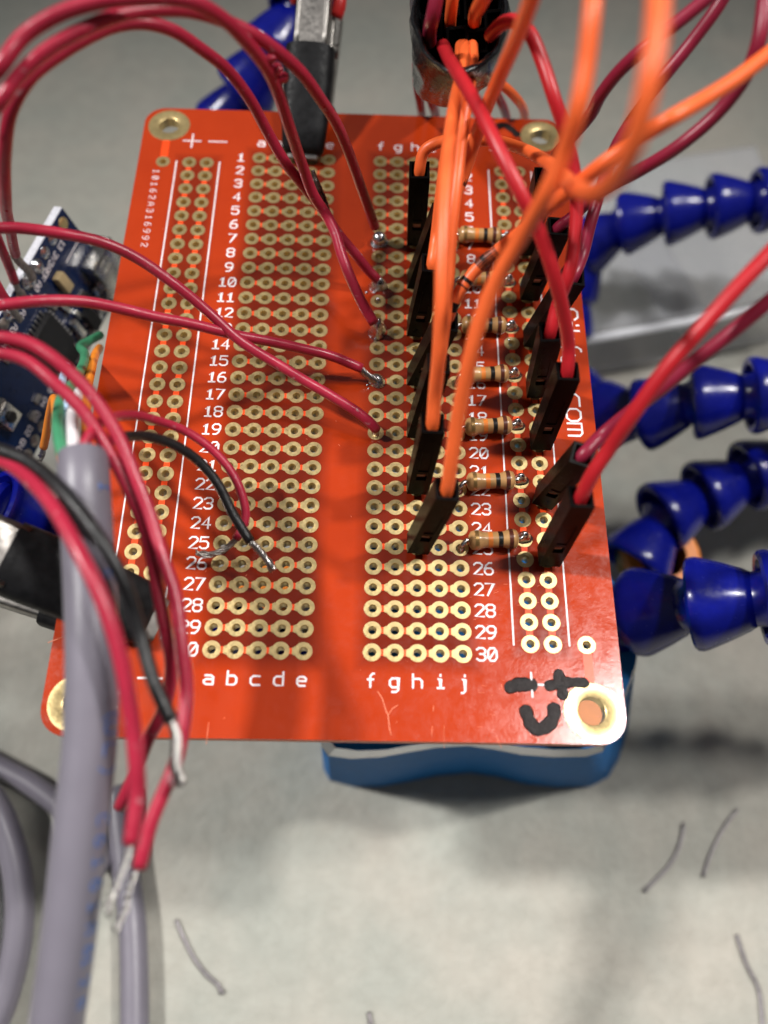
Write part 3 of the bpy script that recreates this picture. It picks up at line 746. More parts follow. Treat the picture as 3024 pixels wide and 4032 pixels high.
def ball(c, r): return drop(Vector(c) + Vector((0, 0, r * .72)), r, n=20)
wire('wire', 'crimson wire arching in from the left to the round solder ball at row 7', 'wire',
     [(-160, 560, 3.2), (0, 400, 3.75), (73, 300, 3.85), (182, 200, 3.95), (320, 120, 4.0), (456, 65, 4.0), (565, 44, 3.95), (729, 42, 3.85), (866, 78, 3.7), (1002, 137, 3.5), (1094, 200, 3.3), (1185, 285, 3.0), (1258, 383, 2.6), (1322, 480, 2.15), (1394, 660, 1.35), (1440, 790, .8), (1478, 895, .28)], red_w, WR, GS, solder=[ball(F7, .102), blob(F7 + Vector((0, 0, .004)), .112, .07, 1)])
def burn(t, pts):
    c = catmull([at(1231, 670, 1.22), at(1248, 740, 1.06), at(1275, 800, .90), at(1300, 850, .80)], .02); nn = len(c)
    obj('burnt_insulation', sweep(c, [.020 + .045 * math.sin(math.pi * (i + .5) / nn) + random.uniform(-.006, .006) for i in range(nn)], 10), flux_m, t)
    for u, v, z, s in ((1062, 232, 3.28, .05), (1085, 275, 3.13, .055), (1105, 305, 3.0, .062), (1118, 312, 2.95, .035), (1090, 258, 3.2, .03)):
        obj('melted_lump', blob(at(u, v, z), s, s * 1.5, int(u), up=(RX * .8 - FW * .3)), red_w, t)
wire('wire', 'outermost arching crimson wire, with melted lumps and a black burn, soldered at row 13', 'wire',
     [(-160, 440, 3.4), (0, 268, 3.95), (91, 145, 4.05), (228, 55, 4.15), (392, 4, 4.2), (565, -12, 4.2), (747, 6, 4.1), (875, 75, 3.85), (957, 150, 3.6), (1048, 262, 3.2), (1094, 360, 2.85), (1140, 500, 2.35), (1185, 640, 1.75), (1230, 760, 1.3), (1287, 850, 1.0), (1322, 920, .9), (1345, 1000, .8), (1375, 1080, .68), (1425, 1190, .45), (1474, 1275, .24)], red_w, WR * 1.06, GS,
     solder=[join(blob(F13 + Vector((0, 0, .004)), .120, .28, 2), blob(F13 + Vector((-.03, -.14, .004)), .028, .05, 6))], extra=burn)
wire('wire', 'innermost arching crimson wire, from the blue module to the solder at row 10', 'wire',
     [(62, 1002, .2), (40, 900, 1.2), (20, 780, 2.2), (22, 600, 2.9), (46, 437, 3.3), (118, 310, 3.5), (228, 219, 3.6), (365, 137, 3.65), (456, 100, 3.65), (565, 88, 3.6), (683, 118, 3.45), (793, 191, 3.2), (893, 273, 2.9), (984, 392, 2.5), (1048, 510, 2.1), (1121, 638, 1.7), (1212, 756, 1.25), (1290, 850, .85), (1322, 905, .75), (1400, 1000, .5), (1452, 1065, .3), (1489, 1102, .2)], red_w, WR, GS,
     solder=[blob(F10 + Vector((0, 0, .004)), .112, .17, 8), blob(bd(7, 10.9, .004), .03, .03, 9)])
wire('wire', 'crimson wire from the left edge to row 19, bare strands down the hole', 'wire',
     [(-140, 895, 2.2), (0, 898, 2.1), (72, 898, 2.05), (250, 920, 1.95), (400, 955, 1.8), (540, 1018, 1.6), (690, 1120, 1.35), (817, 1226, 1.1), (940, 1335, .9), (1070, 1420, .72), (1200, 1500, .58), (1300, 1556, .48), (1410, 1625, .36), (1465, 1672, .24), (1481, 1693, .16)], red_w, WR * .97, GS, bare=[(1482, 1706, .05), (1480, 1708, -.12)])
wire('wire', 'crimson wire crossing from the left edge to the twisted strands and solder at row 16', 'wire',
     [(-140, 1222, 1.9), (0, 1205, 1.9), (145, 1187, 1.85), (325, 1187, 1.7), (470, 1212, 1.5), (615, 1248, 1.3), (760, 1277, 1.1), (940, 1321, .85), (1085, 1350, .66), (1200, 1375, .5), (1300, 1400, .38), (1424, 1452, .22)], red_w, WR * .97, GS, bare=[(1450, 1480, .13), (1482, 1500, .06)],
     solder=[blob(F16 + Vector((0, 0, .004)), .108, .11, 11)])
# small splashes of solder and flux round the joints
sp_ = []
for u, v, s in ((1443, 1150, .018), (1474, 1150, .022), (1480, 1345, .02), (1447, 1515, .018), (1451, 1528, .012), (1800, 1733, .02), (1812, 1722, .015), (1781, 1010, .028), (1790, 985, .03), (2005, 1338, .02)):
    sp_.append(blob(at(u, v, .003), s, s * .7, int(u)))
obj('solder_splash', join(*sp_), solder_m, board)

GH = 'loose crimson wires hanging over the lower left corner'
wire('wire', 'rightmost hanging crimson wire, with the lower of the two twisted tinned tips', 'wire',
     [(-120, 1330, 2.6), (0, 1330, 2.5), (110, 1352, 2.45), (217, 1415, 2.4), (325, 1510, 2.3), (405, 1610, 2.2), (478, 1740, 2.1), (540, 1890, 2.0), (590, 2020, 1.9), (640, 2200, 1.8), (690, 2350, 1.7), (720, 2560, 1.6), (735, 2720, 1.5), (718, 2890, 1.45), (690, 3010, 1.4), (640, 3130, 1.35), (592, 3245, 1.3), (562, 3350, 1.25), (548, 3411, 1.2)], red_w, WR * 1.03, GH,
     beads=[(530, 3450, 1.18), (505, 3520, 1.15), (495, 3580, 1.12), (470, 3630, 1.1), (455, 3665, 1.08)])
wire('wire', 'hanging crimson wire whose dark cut end shows under a neighbouring wire', 'wire',
     [(-120, 1400, 2.5), (0, 1392, 2.4), (110, 1420, 2.35), (217, 1505, 2.3), (325, 1615, 2.2), (405, 1735, 2.1), (478, 1865, 1.95), (540, 2010, 1.8), (585, 2150, 1.65), (620, 2320, 1.5), (655, 2500, 1.35), (675, 2620, 1.2), (662, 2740, 1.05), (630, 2830, .95), (590, 2900, .85), (545, 3010, .7), (500, 3110, .55), (468, 3180, .45)], red_w, WR, GH)
wire('wire', 'leftmost hanging crimson wire, in front of the grey cable, with a hooked tinned tip', 'wire',
     [(-120, 1760, 1.8), (0, 1812, 2.0), (78, 1858, 2.15), (196, 1976, 2.4), (313, 2170, 2.55), (407, 2366, 2.5), (468, 2560, 2.35), (505, 2758, 2.15), (525, 2900, 2.0), (538, 3030, 1.9), (541, 3130, 1.8), (530, 3230, 1.75), (517, 3320, 1.7)], red_w, WR * 1.08, GH,
     beads=[(500, 3380, 1.66), (470, 3458, 1.6), (445, 3520, 1.56), (424, 3555, 1.54), (428, 3590, 1.52), (440, 3600, 1.52)])
wire('wire', 'long black wire hanging over the grey cable and the board corner, tinned at its end', 'wire',
     [(-120, 1735, 2.0), (0, 1772, 2.1), (118, 1820, 2.2), (274, 1960, 2.4), (392, 2115, 2.4), (486, 2288, 2.25), (548, 2484, 2.0), (603, 2680, 1.9), (645, 2780, 1.85), (677, 2842, 1.82)], blk_w, .064,
     bare=[(690, 2880, 1.8), (694, 2940, 1.76), (690, 3020, 1.7), (713, 3090, 1.62)], wob=.003)

# ------------------------------------------------------------------ grey cable
cab = thing('grey_cable', 'thick grey cable with blue print rising over the lower left board corner', 'cable', at(330, 1790, 2.1))
cp = [(327, 1795, 2.15), (331, 1900, 2.15), (340, 2050, 2.05), (352, 2250, 1.95), (362, 2500, 1.85), (362, 2720, 1.72), (355, 2900, 1.6), (340, 3060, 1.5), (318, 3250, 1.38), (292, 3500, 1.2), (262, 3750, 1.0), (222, 4032, .75), (180, 4300, .5)]
cpt = [at(*p) for p in cp]
CR = .232
cc_ = catmull(cpt, .08)
sh = obj('sheath', sweep(cc_, [CR * (1.0 if i else .97) for i in range(len(cc_))], 32), sheath, cab, auto=50)
# blue characters lying along the sheath's right flank
fr_ = frames(cc_); S_ = [0]
for i in range(1, len(cc_)): S_.append(S_[-1] + (cc_[i] - cc_[i - 1]).length)
def on_sheath(v_px, off, ang):
    best = min(range(len(cc_)), key=lambda i: abs(proj_v(cc_[i]) - v_px))
    return best
def proj_v(p):
    q = p - CAM; return FPX * q.dot(DN) / q.dot(FW) + 2016
def cable_text(s, v0, dv, cap=.15, w=.022):
    gs = []
    for k, ch in enumerate(s):
        if ch == ' ': continue
        i = min(range(len(cc_)), key=lambda j: abs(proj_v(cc_[j]) - (v0 + dv * k))); p = cc_[i]
        t = (cc_[min(i + 1, len(cc_) - 1)] - cc_[max(0, i - 1)]).normalized(); to = (CAM - p); to = (to - t * to.dot(t)).normalized(); rt = t.cross(to)
        if rt.dot(RX) < 0: rt = -rt
        for ln in GL[ch]:
            pts = []
            for px, py in [a.lerp(b, f) for a, b in zip([Vector(q) for q in ln[:-1]], [Vector(q) for q in ln[1:]]) for f in (0, .5)] + [Vector(ln[-1])]:
                ang = R(50) + (py - 3) / 6 * cap / CR; al = (px - 2) / 6 * cap
                pts.append(p + t * al + (to * math.cos(ang) + rt * math.sin(ang)) * (CR + .001))
            nr = (pts[len(pts) // 2] - p); nr = (nr - t * nr.dot(t)).normalized(); gs.append(stroke(pts, w, .003, nr))
    return gs
for w_ in (('(UL)', 2795, 72, .145), ('C616', 3200, 86, .12), ('1A', 3545, 80, .11), ('612N', 3690, 72, .10), ('E', 2300, 60, .12), ('I', 1950, 60, .12)):
    obj('blue_printing', join(*cable_text(w_[0], w_[1], w_[2], w_[3], .018)), blue_ink, sh)
def core(name_lab, path, M, r=.052, bare=None, bm_=None):
    o = obj('conductor', tube([at(*p) for p in path], r, 12, .05), M, cab)
    if bare: obj('bare_strands', strands([at(*p) for p in [path[-1]] + bare], r * .6, 6, pitch=.4, fray=.8), bm_ or tin, o)
    return o
core('green', [(262, 1830, 2.1), (243, 1775, 2.1), (228, 1674, 1.9), (239, 1580, 1.5), (288, 1509, 1.0), (329, 1431, .3), (332, 1390, -.2), (318, 1362, -.5), (350, 1343, -.65), (396, 1319, -.8)], grn_w, .060)
core('white', [(291, 1830, 2.12), (291, 1775, 2.12), (286, 1636, 1.8), (308, 1554, 1.2), (330, 1500, .5), (335, 1440, -.4)], wht_w, .060)
core('blue', [(272, 1830, 2.0), (268, 1640, 1.7), (245, 1520, 1.2), (250, 1480, .6), (262, 1440, -.3)], lbl_w, .045)
core('amber', [(330, 1830, 2.0), (340, 1700, 1.7), (338, 1569, 1.2), (356, 1470, .4), (374, 1400, -.2), (392, 1370, -.6)], oran_w, .056)
core('amber', [(250, 1850, 1.9), (228, 1700, 1.4), (213, 1569, .8), (195, 1636, .3), (180, 1720, -.1), (172, 1760, -.3)], oran_w, .052, [(165, 1790, -.5), (160, 1810, -.6)], tin_dull)
core('crimson', [(310, 1830, 2.2), (325, 1768, 2.22), (352, 1712, 2.2), (400, 1662, 2.0), (460, 1640, 1.75), (542, 1636, 1.5), (617, 1655, 1.28), (725, 1695, 1.05), (834, 1769, .85), (910, 1856, .7), (953, 1948, .58), (968, 2030, .48), (955, 2080, .42), (929, 2122, .36)], red_w, .050, [(915, 2138, .33), (872, 2169, .28), (818, 2184, .24), (774, 2179, .22)], tin_dull)
core('black', [(330, 1840, 2.0), (400, 1765, 2.0), (450, 1730, 1.9), (500, 1719, 1.75), (590, 1720, 1.5), (698, 1758, 1.25), (791, 1824, 1.02), (861, 1910, .85), (915, 2019, .7), (986, 2133, .55)], blk_w, .055, [(1005, 2150, .52), (1035, 2185, .47), (1078, 2245, .40)])

# more of the same cable lying on the bench
tz = -ZB + .235
t1 = solo('grey_cable', tube([at(*p) for p in [(455, 3100, tz), (480, 3300, tz), (500, 3460, tz), (520, 3620, tz), (528, 3800, tz), (530, 4032, tz), (525, 4300, tz)]], .232, 24, .15), sheath,
          'grey cable lying on the bench at the bottom, right of the thick raised cable', 'cable')
t2 = solo('grey_cable', tube([at(*p) for p in [(-150, 2940, tz), (0, 3020, tz), (120, 3085, tz), (235, 3170, tz), (330, 3260, tz), (430, 3420, tz)]], .20, 24, .15), sheath,
          'grey cable slanting across the bench below the board\'s lower left corner', 'cable')
t3 = solo('grey_cable', tube([at(*p) for p in [(-200, 3000, tz + .4), (-40, 3140, tz + .4), (40, 3320, tz + .3), (75, 3500, tz + .2), (70, 3700, tz + .1), (25, 3900, tz), (-60, 4120, tz), (-180, 4350, tz)]], .24, 24, .15), sheath,
          'grey cable bowing along the lower left edge of the bench', 'cable')
t4 = solo('black_cable', tube([at(*p) for p in [(-60, 3300, tz), (-10, 3450, tz), (5, 3600, tz), (-15, 3780, tz), (-90, 3950, tz)]], .16, 20, .15), blk_w,
          'black cable just showing at the lower left edge behind the bowed grey cable', 'cable')

# ------------------------------------------------------------------ tape bundle at the top
tb = thing('taped_connector_bundle', 'bundle of black connectors wrapped in shiny black tape above the board', 'connector bundle', at(1790, 300, 2.4))
def pring(uc, vc, hu, hv, z, n=32, dz=0.0, p=2.6, rot=0.0):
    out = []
    for k in range(n):
        w = 2 * math.pi * k / n; cs, sn = math.cos(w), math.sin(w)
        x = math.copysign(abs(cs) ** (2 / p), cs) * hu; y = math.copysign(abs(sn) ** (2 / p), sn) * hv
        c_, s_ = math.cos(rot), math.sin(rot); out.append(at(uc + x * c_ - y * s_, vc + x * s_ + y * c_, z + dz * sn))
    return out
def rings(rs, cap=False):
    n = len(rs[0]); V = [p for r in rs for p in r]; F = []
    for i in range(len(rs) - 1):
        for k in range(n): F.append([i * n + k, i * n + (k + 1) % n, (i + 1) * n + (k + 1) % n, (i + 1) * n + k])
    if cap: F.append([(len(rs) - 1) * n + k for k in range(n)])
    return V, F
from mathutils import noise as mnoise
def crinkle(g, a, f):
    return [v + Vector((mnoise.noise(v * f), mnoise.noise(v * f + Vector((9, 0, 0))), mnoise.noise(v * f + Vector((0, 9, 0))))) * a + Vector((abs(mnoise.noise(v * f * 2.7)), 0, 0)) * a * .6 for v in g[0]], g[1]
obj('tape_wrap', crinkle(rings([pring(1805, 50, 150, 200, 2.2, 64), pring(1805, 40, 176, 236, 2.9, 64, p=1.8), pring(1806, 40, 186, 252, 2.97, 64, p=1.7), pring(1806, 45, 194, 262, 2.92, 64, p=1.7), pring(1802, 70, 196, 262, 2.72, 64, p=1.9), pring(1800, 90, 194, 258, 2.55, 64, p=2.1), pring(1788, 145, 180, 228, 2.2, 64, p=2.2), pring(1776, 200, 162, 195, 1.9, 64, p=2.3), pring(1766, 250, 146, 156, 1.62, 64, p=2.3), pring(1756, 300, 132, 118, 1.35, 64, p=2.2), pring(1748, 345, 108, 76, 1.1, 64, p=2.2)], True), .065, 2.2), tape_m, tb)
for i, (u, v, du, dv) in enumerate(((1705, 150, -5, -60), (1770, 70, 0, -70), (1860, 80, 10, -70), (1935, 130, 20, -60), (1800, 190, 0, -50), (1870, 200, 12, -50), (1740, -10, -5, -60), (1890, -10, 12, -60))):
    b0 = at(u, v, 1.6); ax = (at(u + du, v + dv, 2.75) - b0).normalized()
    obj('connector_housing', xf(frame4(b0, ax), HG), plast, tb, smooth=False)
GB = 'wires leaving the tape bundle'
def loose(label, path, M, r=.07): return solo('jumper_wire', tube([at(*p) for p in path], r, 16, .06), M, label, 'jumper wire', GB)
loose('purple red wire entering the top left of the tape bundle', [(1745, -140, 3.6), (1725, -40, 3.4), (1705, 60, 3.2), (1692, 120, 2.9), (1694, 165, 2.5)], dred_j, .076)
loose('short orange wire entering the top middle of the tape bundle', [(1960, -140, 4.2), (1925, -50, 3.8), (1890, 20, 3.4), (1872, 55, 3.0), (1868, 90, 2.6)], org_j, .076)
loose('orange wire entering the tape bundle at its left, half hidden between housings', [(1800, -140, 3.2), (1785, -30, 3.0), (1775, 60, 2.7), (1772, 110, 2.4)], org_j, .07)
loose('thin orange wire bowing down behind the board\'s top edge near the corner pad', [(1900, 300, .8), (1950, 320, .9), (1990, 345, .8), (2035, 390, .5), (2060, 430, 0), (2066, 480, -.7), (2060, 560, -1.8)], org_j, .066)
loose('leftmost wine red wire dropping behind the board\'s top edge under the bundle', [(1640, 250, 1.2), (1643, 330, .9), (1655, 410, .3), (1662, 480, -.6), (1668, 560, -1.6)], dred_j, .062)
loose('second wine red wire from the left dropping behind the board\'s top edge', [(1690, 330, .9), (1698, 390, .5), (1712, 440, -.1), (1722, 500, -.9), (1730, 570, -1.8)], dred_j, .07)
loose('rightmost wine red wire dropping behind the board\'s top edge, under orange wires', [(1925, 300, 1.0), (1955, 370, .6), (1985, 430, 0), (2000, 490, -.8), (2010, 560, -1.6)], dred_j, .066)

# ------------------------------------------------------------------ the two clips that grip the board
def clip(label, tip, back, hw, sl0, sl1, mw=.86):
    """tip, back = points on top of the board / away from it; sl0..sl1 = stretch of the jaw inside the black sleeve"""
    t = thing('alligator_clip', label, 'clip', tip, 'alligator clips gripping the board')
    ax = (back - tip); L = ax.length; ax.normalize(); rt = ax.cross(Vector((0, 0, 1))).normalized(); up = rt.cross(ax).normalized()
    if up.z < 0: up = -up; rt = -rt
    def s(d, w, h, dz=0): return (tip + ax * d + up * dz, rt, up, w, h)
    obj('upper_jaw', loft([s(.0, hw * .6, .05, .03), s(.25, hw * .78, .09, .05), s(.9, hw * (mw - .02), .15, .10), s(L * .55, hw * mw, .19, .16), s(L, hw * mw, .22, .2)], 36, p=7), steel, t, auto=40)
    for sg in (-1, 1):
        obj('jaw_rib', sweep([tip + ax * d + up * (.10 + .1 * d / L + .165) + rt * (sg * hw * (mw - .12)) for d in (sl1 - .1, sl1 + .2, L * .7, L)], .045, 10), steel, t)
    lw = tip - Vector((0, 0, TH + .03)); lax = (back - Vector((0, 0, .9)) - lw).normalized(); lrt = rt; lup = lrt.cross(lax).normalized()
    if lup.z < 0: lup = -lup
    lo = obj('lower_jaw', loft([(lw + lax * d - lup * (.02 + hh), lrt, lup, w, hh) for d, w, hh in ((.04, hw * .5, .05), (.3, hw * .7, .08), (1.0, hw * .82, .14), (L, hw * .82, .18))], 36, p=7), steel, t, auto=40)
    obj('sleeve', loft([(lw + lax * d - lup * (.02 + hh), lrt, lup, w, hh + .03) for d, w, hh in ((.1, hw * .66, .07), (.35, hw * .86, .1), (sl1 * .7, hw * .98, .16), (sl1 * .8, hw * .98, .16))], 36, p=4), shrink, lo, auto=50)
    sl = [s(sl0 - .04, hw * .72, .07, .065), s(sl0 + .02, hw * .84, .12, .09), s(sl0 + .3, hw * .91, .155, .10), s(sl0 + (sl1 - sl0) * .45, hw * .96, .20, .13), s(sl0 + (sl1 - sl0) * .8, hw * 1.0, .235, .16), s(sl1, hw * .99, .25, .17), s(sl1 + .01, hw * .93, .225, .17)]
    obj('sleeve', loft(sl, 48, p=3.0), shrink, t, auto=60)
    return t, ax, rt, up
c1, ax, rt, up = clip('alligator clip at the board\'s top edge, steel above its black sleeve', at(1192, 632, .05), at(1262, -160, 1.1), .36, .10, (at(1232, 205, .75) - at(1192, 632, .05)).length, .68)
b_ = at(1322, 205, .62)
obj('rivet', xf(frame4(b_ + rt * (-.02), rt * (1 if rt.x > 0 else -1)), lathe([(.05, -.2), (.05, 0), (.10, .005), (.105, .04), (.08, .065), (.0001, .07)], 20)), steel, c1, auto=40)
obj('side_plate', xf(frame4(at(1308, 160, .55), ax, Vector((1, 0, 0))), box(.30, .035, 1.25, (0, 0, .1), .012)), steel, c1, auto=40)
obj('red_handle', tube([at(1322, 70, .75), at(1335, 30, .85), at(1338, -30, .95), at(1330, -150, 1.1)], .10, 16, .06), red_grip, c1)
obj('red_handle', tube([at(1163, 14, .6), at(1158, -20, .7), at(1160, -150, .9)], .07, 16, .06), red_grip, c1)
c2, ax2, rt2, up2 = clip('alligator clip at the board\'s lower left, black sleeve crossed by the grey cable', at(632, 2448, .05), at(-190, 2120, .95), .40, .16, 1.72)

# ------------------------------------------------------------------ blue ball-and-socket arms
SEG = [(.001, -.42), (.30, -.38), (.40, -.30), (.42, -.22), (.36, -.12), (.35, -.02), (.40, .06), (.50, .30), (.565, .48), (.60, .58), (.615, .65), (.605, .71), (.57, .745), (.50, .73), (.44, .55), (.40, .40), (.001, .38)]
seg_me = None
def arm(label, path, sc_=1.0, flip=False, pitch=.84):
    global seg_me
    pts = [at(*p) for p in path]
    if flip: pts = pts[::-1]
    c = catmull(pts, .02); L = [0]
    for i in range(1, len(c)): L.append(L[-1] + (c[i] - c[i - 1]).length)
    t = thing('flexible_arm', label, 'flexible arm', c[0], 'blue jointed arms of the holder')
    if seg_me is None: seg_me = mesh_of('segment', lathe(SEG, 40), blue_p)
    s = .3; k = 0
    while s < L[-1]:
        i = min(range(len(c)), key=lambda j: abs(L[j] - s)); d = (c[min(i + 4, len(c) - 1)] - c[max(0, i - 4)]).normalized()
        o = bpy.data.objects.new('segment', seg_me); COL.objects.link(o); o.parent = t
        o.matrix_local = Matrix.Translation(c[i] - ORG[t.name]) @ d.to_track_quat('Z', 'Y').to_matrix().to_4x4() @ Matrix.Rotation(k * .7, 4, 'Z') @ Matrix.Scale(sc_, 4)
        s += pitch * sc_; k += 1
    return t
arm('blue jointed arm behind the board\'s top edge, left of the upper clip', [(860, 620, -3.2), (905, 470, -2.6), (985, 330, -2.0), (1090, 170, -1.4), (1180, 20, -1.0), (1220, -160, -.7)], 1.0, True)
arm('blue jointed arm curving away to the right, highest of those on the right side', [(2230, 1280, -5.4), (2270, 1120, -4.9), (2330, 985, -4.3), (2440, 895, -3.8), (2605, 850, -3.4), (2772, 820, -3.1), (2957, 795, -2.9), (3200, 765, -2.7)], 1.0, True)
arm('blue jointed arm at mid height on the right, passing behind two red wires', [(2260, 1560, -4.6), (2400, 1620, -4.0), (2550, 1640, -3.5), (2710, 1590, -3.0), (2957, 1560, -2.6), (3250, 1530, -2.3), (3900, 1500, -2.0)], 1.05, True)
arm('blue jointed arm rising from the orange ring to the right edge', [(2545, 2175, -4.4), (2590, 2085, -4.3), (2690, 1995, -4.2), (2905, 1895, -4.1), (3120, 1810, -3.9), (3300, 1750, -3.8), (3900, 1600, -3.6)], 1.08, True)
arm('big blue jointed arm nearest the camera, lower right, beneath the orange ring', [(2380, 2450, -3.6), (2520, 2420, -2.9), (2690, 2385, -2.2), (2900, 2365, -1.75), (3150, 2345, -1.4), (3350, 2330, -1.2), (3900, 2330, -1.1), (4700, 2340, -1.1)], 1.08, True)
arm('blue jointed arm at the left edge behind the lower left clip and the blue module', [(330, 2250, -2.6), (230, 2120, -1.9), (110, 2060, -1.5), (0, 2010, -1.3), (-150, 1960, -1.2)], .95)
# blue base block that carries the arms
def zp(u, v, z): q = at(u, v, z); return (q.x, q.y)
BZ = -3.3
top_out = [(1262, 2925), (1290, 2962), (1380, 2974), (1500, 2968), (1600, 2950), (1720, 2930), (1850, 2922), (1960, 2936), (2070, 2958), (2200, 2968), (2330, 2966), (2400, 2945), (2436, 2880), (2470, 2780), (2530, 2620), (2548, 2500), (2520, 2380), (2440, 2280), (2330, 2100), (2200, 1900), (1800, 1800), (1500, 1900), (1350, 2200), (1280, 2500), (1250, 2800)]
poly = [zp(u, v, BZ) for u, v in top_out][::-1]
bb = thing('holder_base', 'blue anodised metal base with bright chamfered edges, beneath the board', 'holder base', (1.5, 0, 0))
foot = [(1275, 3030), (1300, 3075), (1390, 3098), (1505, 3096), (1600, 3080), (1720, 3055), (1850, 3045), (1960, 3060), (2070, 3088), (2200, 3100), (2325, 3098), (2395, 3060), (2435, 2990), (2470, 2880)]
bot = ([zp(u, v, .01 - ZB) for u, v in foot] + [zp(u, v, BZ) for u, v in top_out[len(foot):]])[::-1]
np_ = len(poly)
obj('block', ([Vector((x, y, .01)) for x, y in bot] + [Vector((x, y, BZ + ZB - .38)) for x, y in poly],
              [list(range(np_))[::-1], [np_ + i for i in range(np_)]] + [[i, (i + 1) % np_, np_ + (i + 1) % np_, np_ + i] for i in range(np_)]), alu, bb, auto=40)
cx = sum(p[0] for p in poly) / len(poly); cy = sum(p[1] for p in poly) / len(poly)
obj('chamfer', prism(poly, BZ + ZB - .378, BZ + ZB, .13, BZ + ZB - .37), alu_s, bb, auto=30)
inn = [(x + (cx - x) * .05, y + (cy - y) * .05) for x, y in poly]
obj('top_plate', prism(inn, BZ + ZB - .05, BZ + ZB + .02), alu, bb, auto=30)
knob = thing('orange_ring', 'orange plastic ring round a blue joint, right of the board', 'ring', at(2572, 2205, -4.9))
obj('ring', xf(Matrix.Translation(at(2572, 2218, -4.9)), lathe([(.42, 0), (.66, .0), (.71, .06), (.71, .42), (.64, .48), (.44, .48), (.42, .4), (.41, .05), (.42, 0)], 40)), orange_p, knob, auto=40)
obj('orange_cap', xf(Matrix.Translation(at(2290, 2800, -2.9)), lathe([(.0001, -.3), (.42, -.3), (.45, -.1), (.44, .3), (.36, .38), (.0001, .38)], 36)), orange_p, bb, auto=40)
obj('orange_post', xf(Matrix.Translation(at(1060, 2320, -4.0)), lathe([(.0001, -2.98), (.5, -2.98), (.5, .2), (.45, .3), (.0001, .3)], 36)), orange_p, bb, auto=40)
# what is under the left half of the board: another dark blue arm seen through the holes
arm('blue jointed arm under the board, glimpsed through holes of the lower left block', [(1500, 2650, -4.6), (1250, 2640, -3.4), (1050, 2560, -2.7), (880, 2450, -2.3), (700, 2380, -2.1), (520, 2330, -2.0)], .95)

# ------------------------------------------------------------------ blue module at the left
def solve_module():
    TL = at(245, 815, -.3)
    d = ray(480, 1130); oc = CAM - TL; b = oc.dot(d); c = oc.dot(oc) - 1.8 ** 2; disc = b * b - c
    k = -b + math.sqrt(max(disc, 0)); TR = CAM + d * k
    e1 = (TR - TL).normalized()
    d2 = ray(-2, 1245); k2 = (TL - CAM).dot(e1) / d2.dot(e1); BLp = CAM + d2 * k2
    e2 = (BLp - TL); e2 = (e2 - e1 * e2.dot(e1)).normalized(); e3 = e1.cross(e2)
    if e3.dot(CAM - TL) < 0: e3 = -e3
    return TL, e1, e2, e3
TL, e1, e2, e3 = solve_module()
MW, MLn = 1.8, 4.5
MM = Matrix.Identity(4)
for i in range(3): MM[i][0] = e1[i]; MM[i][1] = e2[i]; MM[i][2] = e3[i]; MM[i][3] = TL[i]
mod = thing('microcontroller_module', 'small blue microcontroller board with USB socket, tilted at the left edge', 'circuit board', TL)
def mob(name, g, M, parent=None, smooth=False, auto=None, label=None): return obj(name, xf(MM, g), M, parent or mod, smooth, label, auto)
mob('substrate', box(MW, MLn, .14, (MW / 2, MLn / 2, -.08), .01), mod_edge)
mob('blue_mask', box(MW - .02, MLn - .02, .012, (MW / 2, MLn / 2, -.004)), mod_pcb)
for i in range(15):
    for sd in (0, 1):
        x = .13 if sd == 0 else MW - .13
        mob('solder_pad', shift(lathe([(.095, .0), (.09, .008), (.05, .012), (.03, .03), (.0001, .034)], 16), Vector((x, .48 + i * P, .003))), solder_m if i in (0, 1) else tin_dull, smooth=True)
ht = mob('mounting_hole_pad', shift(lathe([(.10, 0), (.095, .008), (.0001, .009)], 20), Vector((.16, .17, .003))), gold, smooth=True)
usb = mob('usb_socket', box(.76, .56, .30, (MW / 2 + .28, .16, .15), .03), usb_m, smooth=True, auto=40)
for sx_ in (-.25, -.10): mob('spring_slot', box(.09, .22, .012, (MW / 2 + .28 + sx_, .2, .303), .004), usb_m, usb)
mob('shell_lip', box(.84, .05, .33, (MW / 2 + .28, -.14, .15), .012), usb_m, usb)
chip = mob('main_chip', box(.7, .7, .12, (.98, 1.75, .07), .012), chip_m)
for i in range(8):
    o = -.28 + i * .08
    for dx, dy in ((-.40, o), (.40, o), (o, -.40), (o, .40)):
        mob('chip_pin', box(.085 if abs(dx) == .40 else .034, .034 if abs(dx) == .40 else .085, .02, (.98 + dx, 1.75 + dy, .03), .004), tin, chip)
for x, y, w_, h_ in ((1.46, 1.62, .22, .34), (1.22, .72, .26, .16), (.5, 2.1, .2, .3)):
    cp_ = mob('small_chip', box(w_, h_, .09, (x, y, .05), .01), chip_m)
    for k in (-1, 0, 1):
        for sd in (-1, 1): mob('chip_pin', box(.05, .035, .02, (x + sd * (w_ / 2 + .02), y + k * h_ * .3, .018), .004), tin, cp_)
for x, y in ((1.2, 1.02), (.95, 1.1), (.85, 1.12), (1.56, .62), (1.3, .5)): mob('chip_capacitor', box(.15, .09, .07, (x, y, .035), .012), usb_m)
sm = mob('voltage_regulator', box(.36, .2, .14, (1.45, .9, .08), .012), chip_m)
mob('tantalum_capacitor', box(.32, .17, .13, (.62, .86, .07), .02), mat('tan_capacitor', (.45, .34, .18), .4), smooth=True, auto=40)
mob('crystal', box(.36, .13, .11, (1.30, 1.20, .06), .03), usb_m, smooth=True, auto=40)
bt = mob('reset_button', box(.36, .30, .16, (.86, 3.05, .085), .012), usb_m, smooth=True, auto=40)
mob('button_cap', shift(lathe([(.085, 0), (.085, .04), (.07, .05), (.0001, .05)], 20), Vector((.86, 3.05, .165))), chip_m, bt, smooth=True)
mob('button_clip', box(.05, .34, .12, (.66, 3.05, .065), .01), steel, bt)
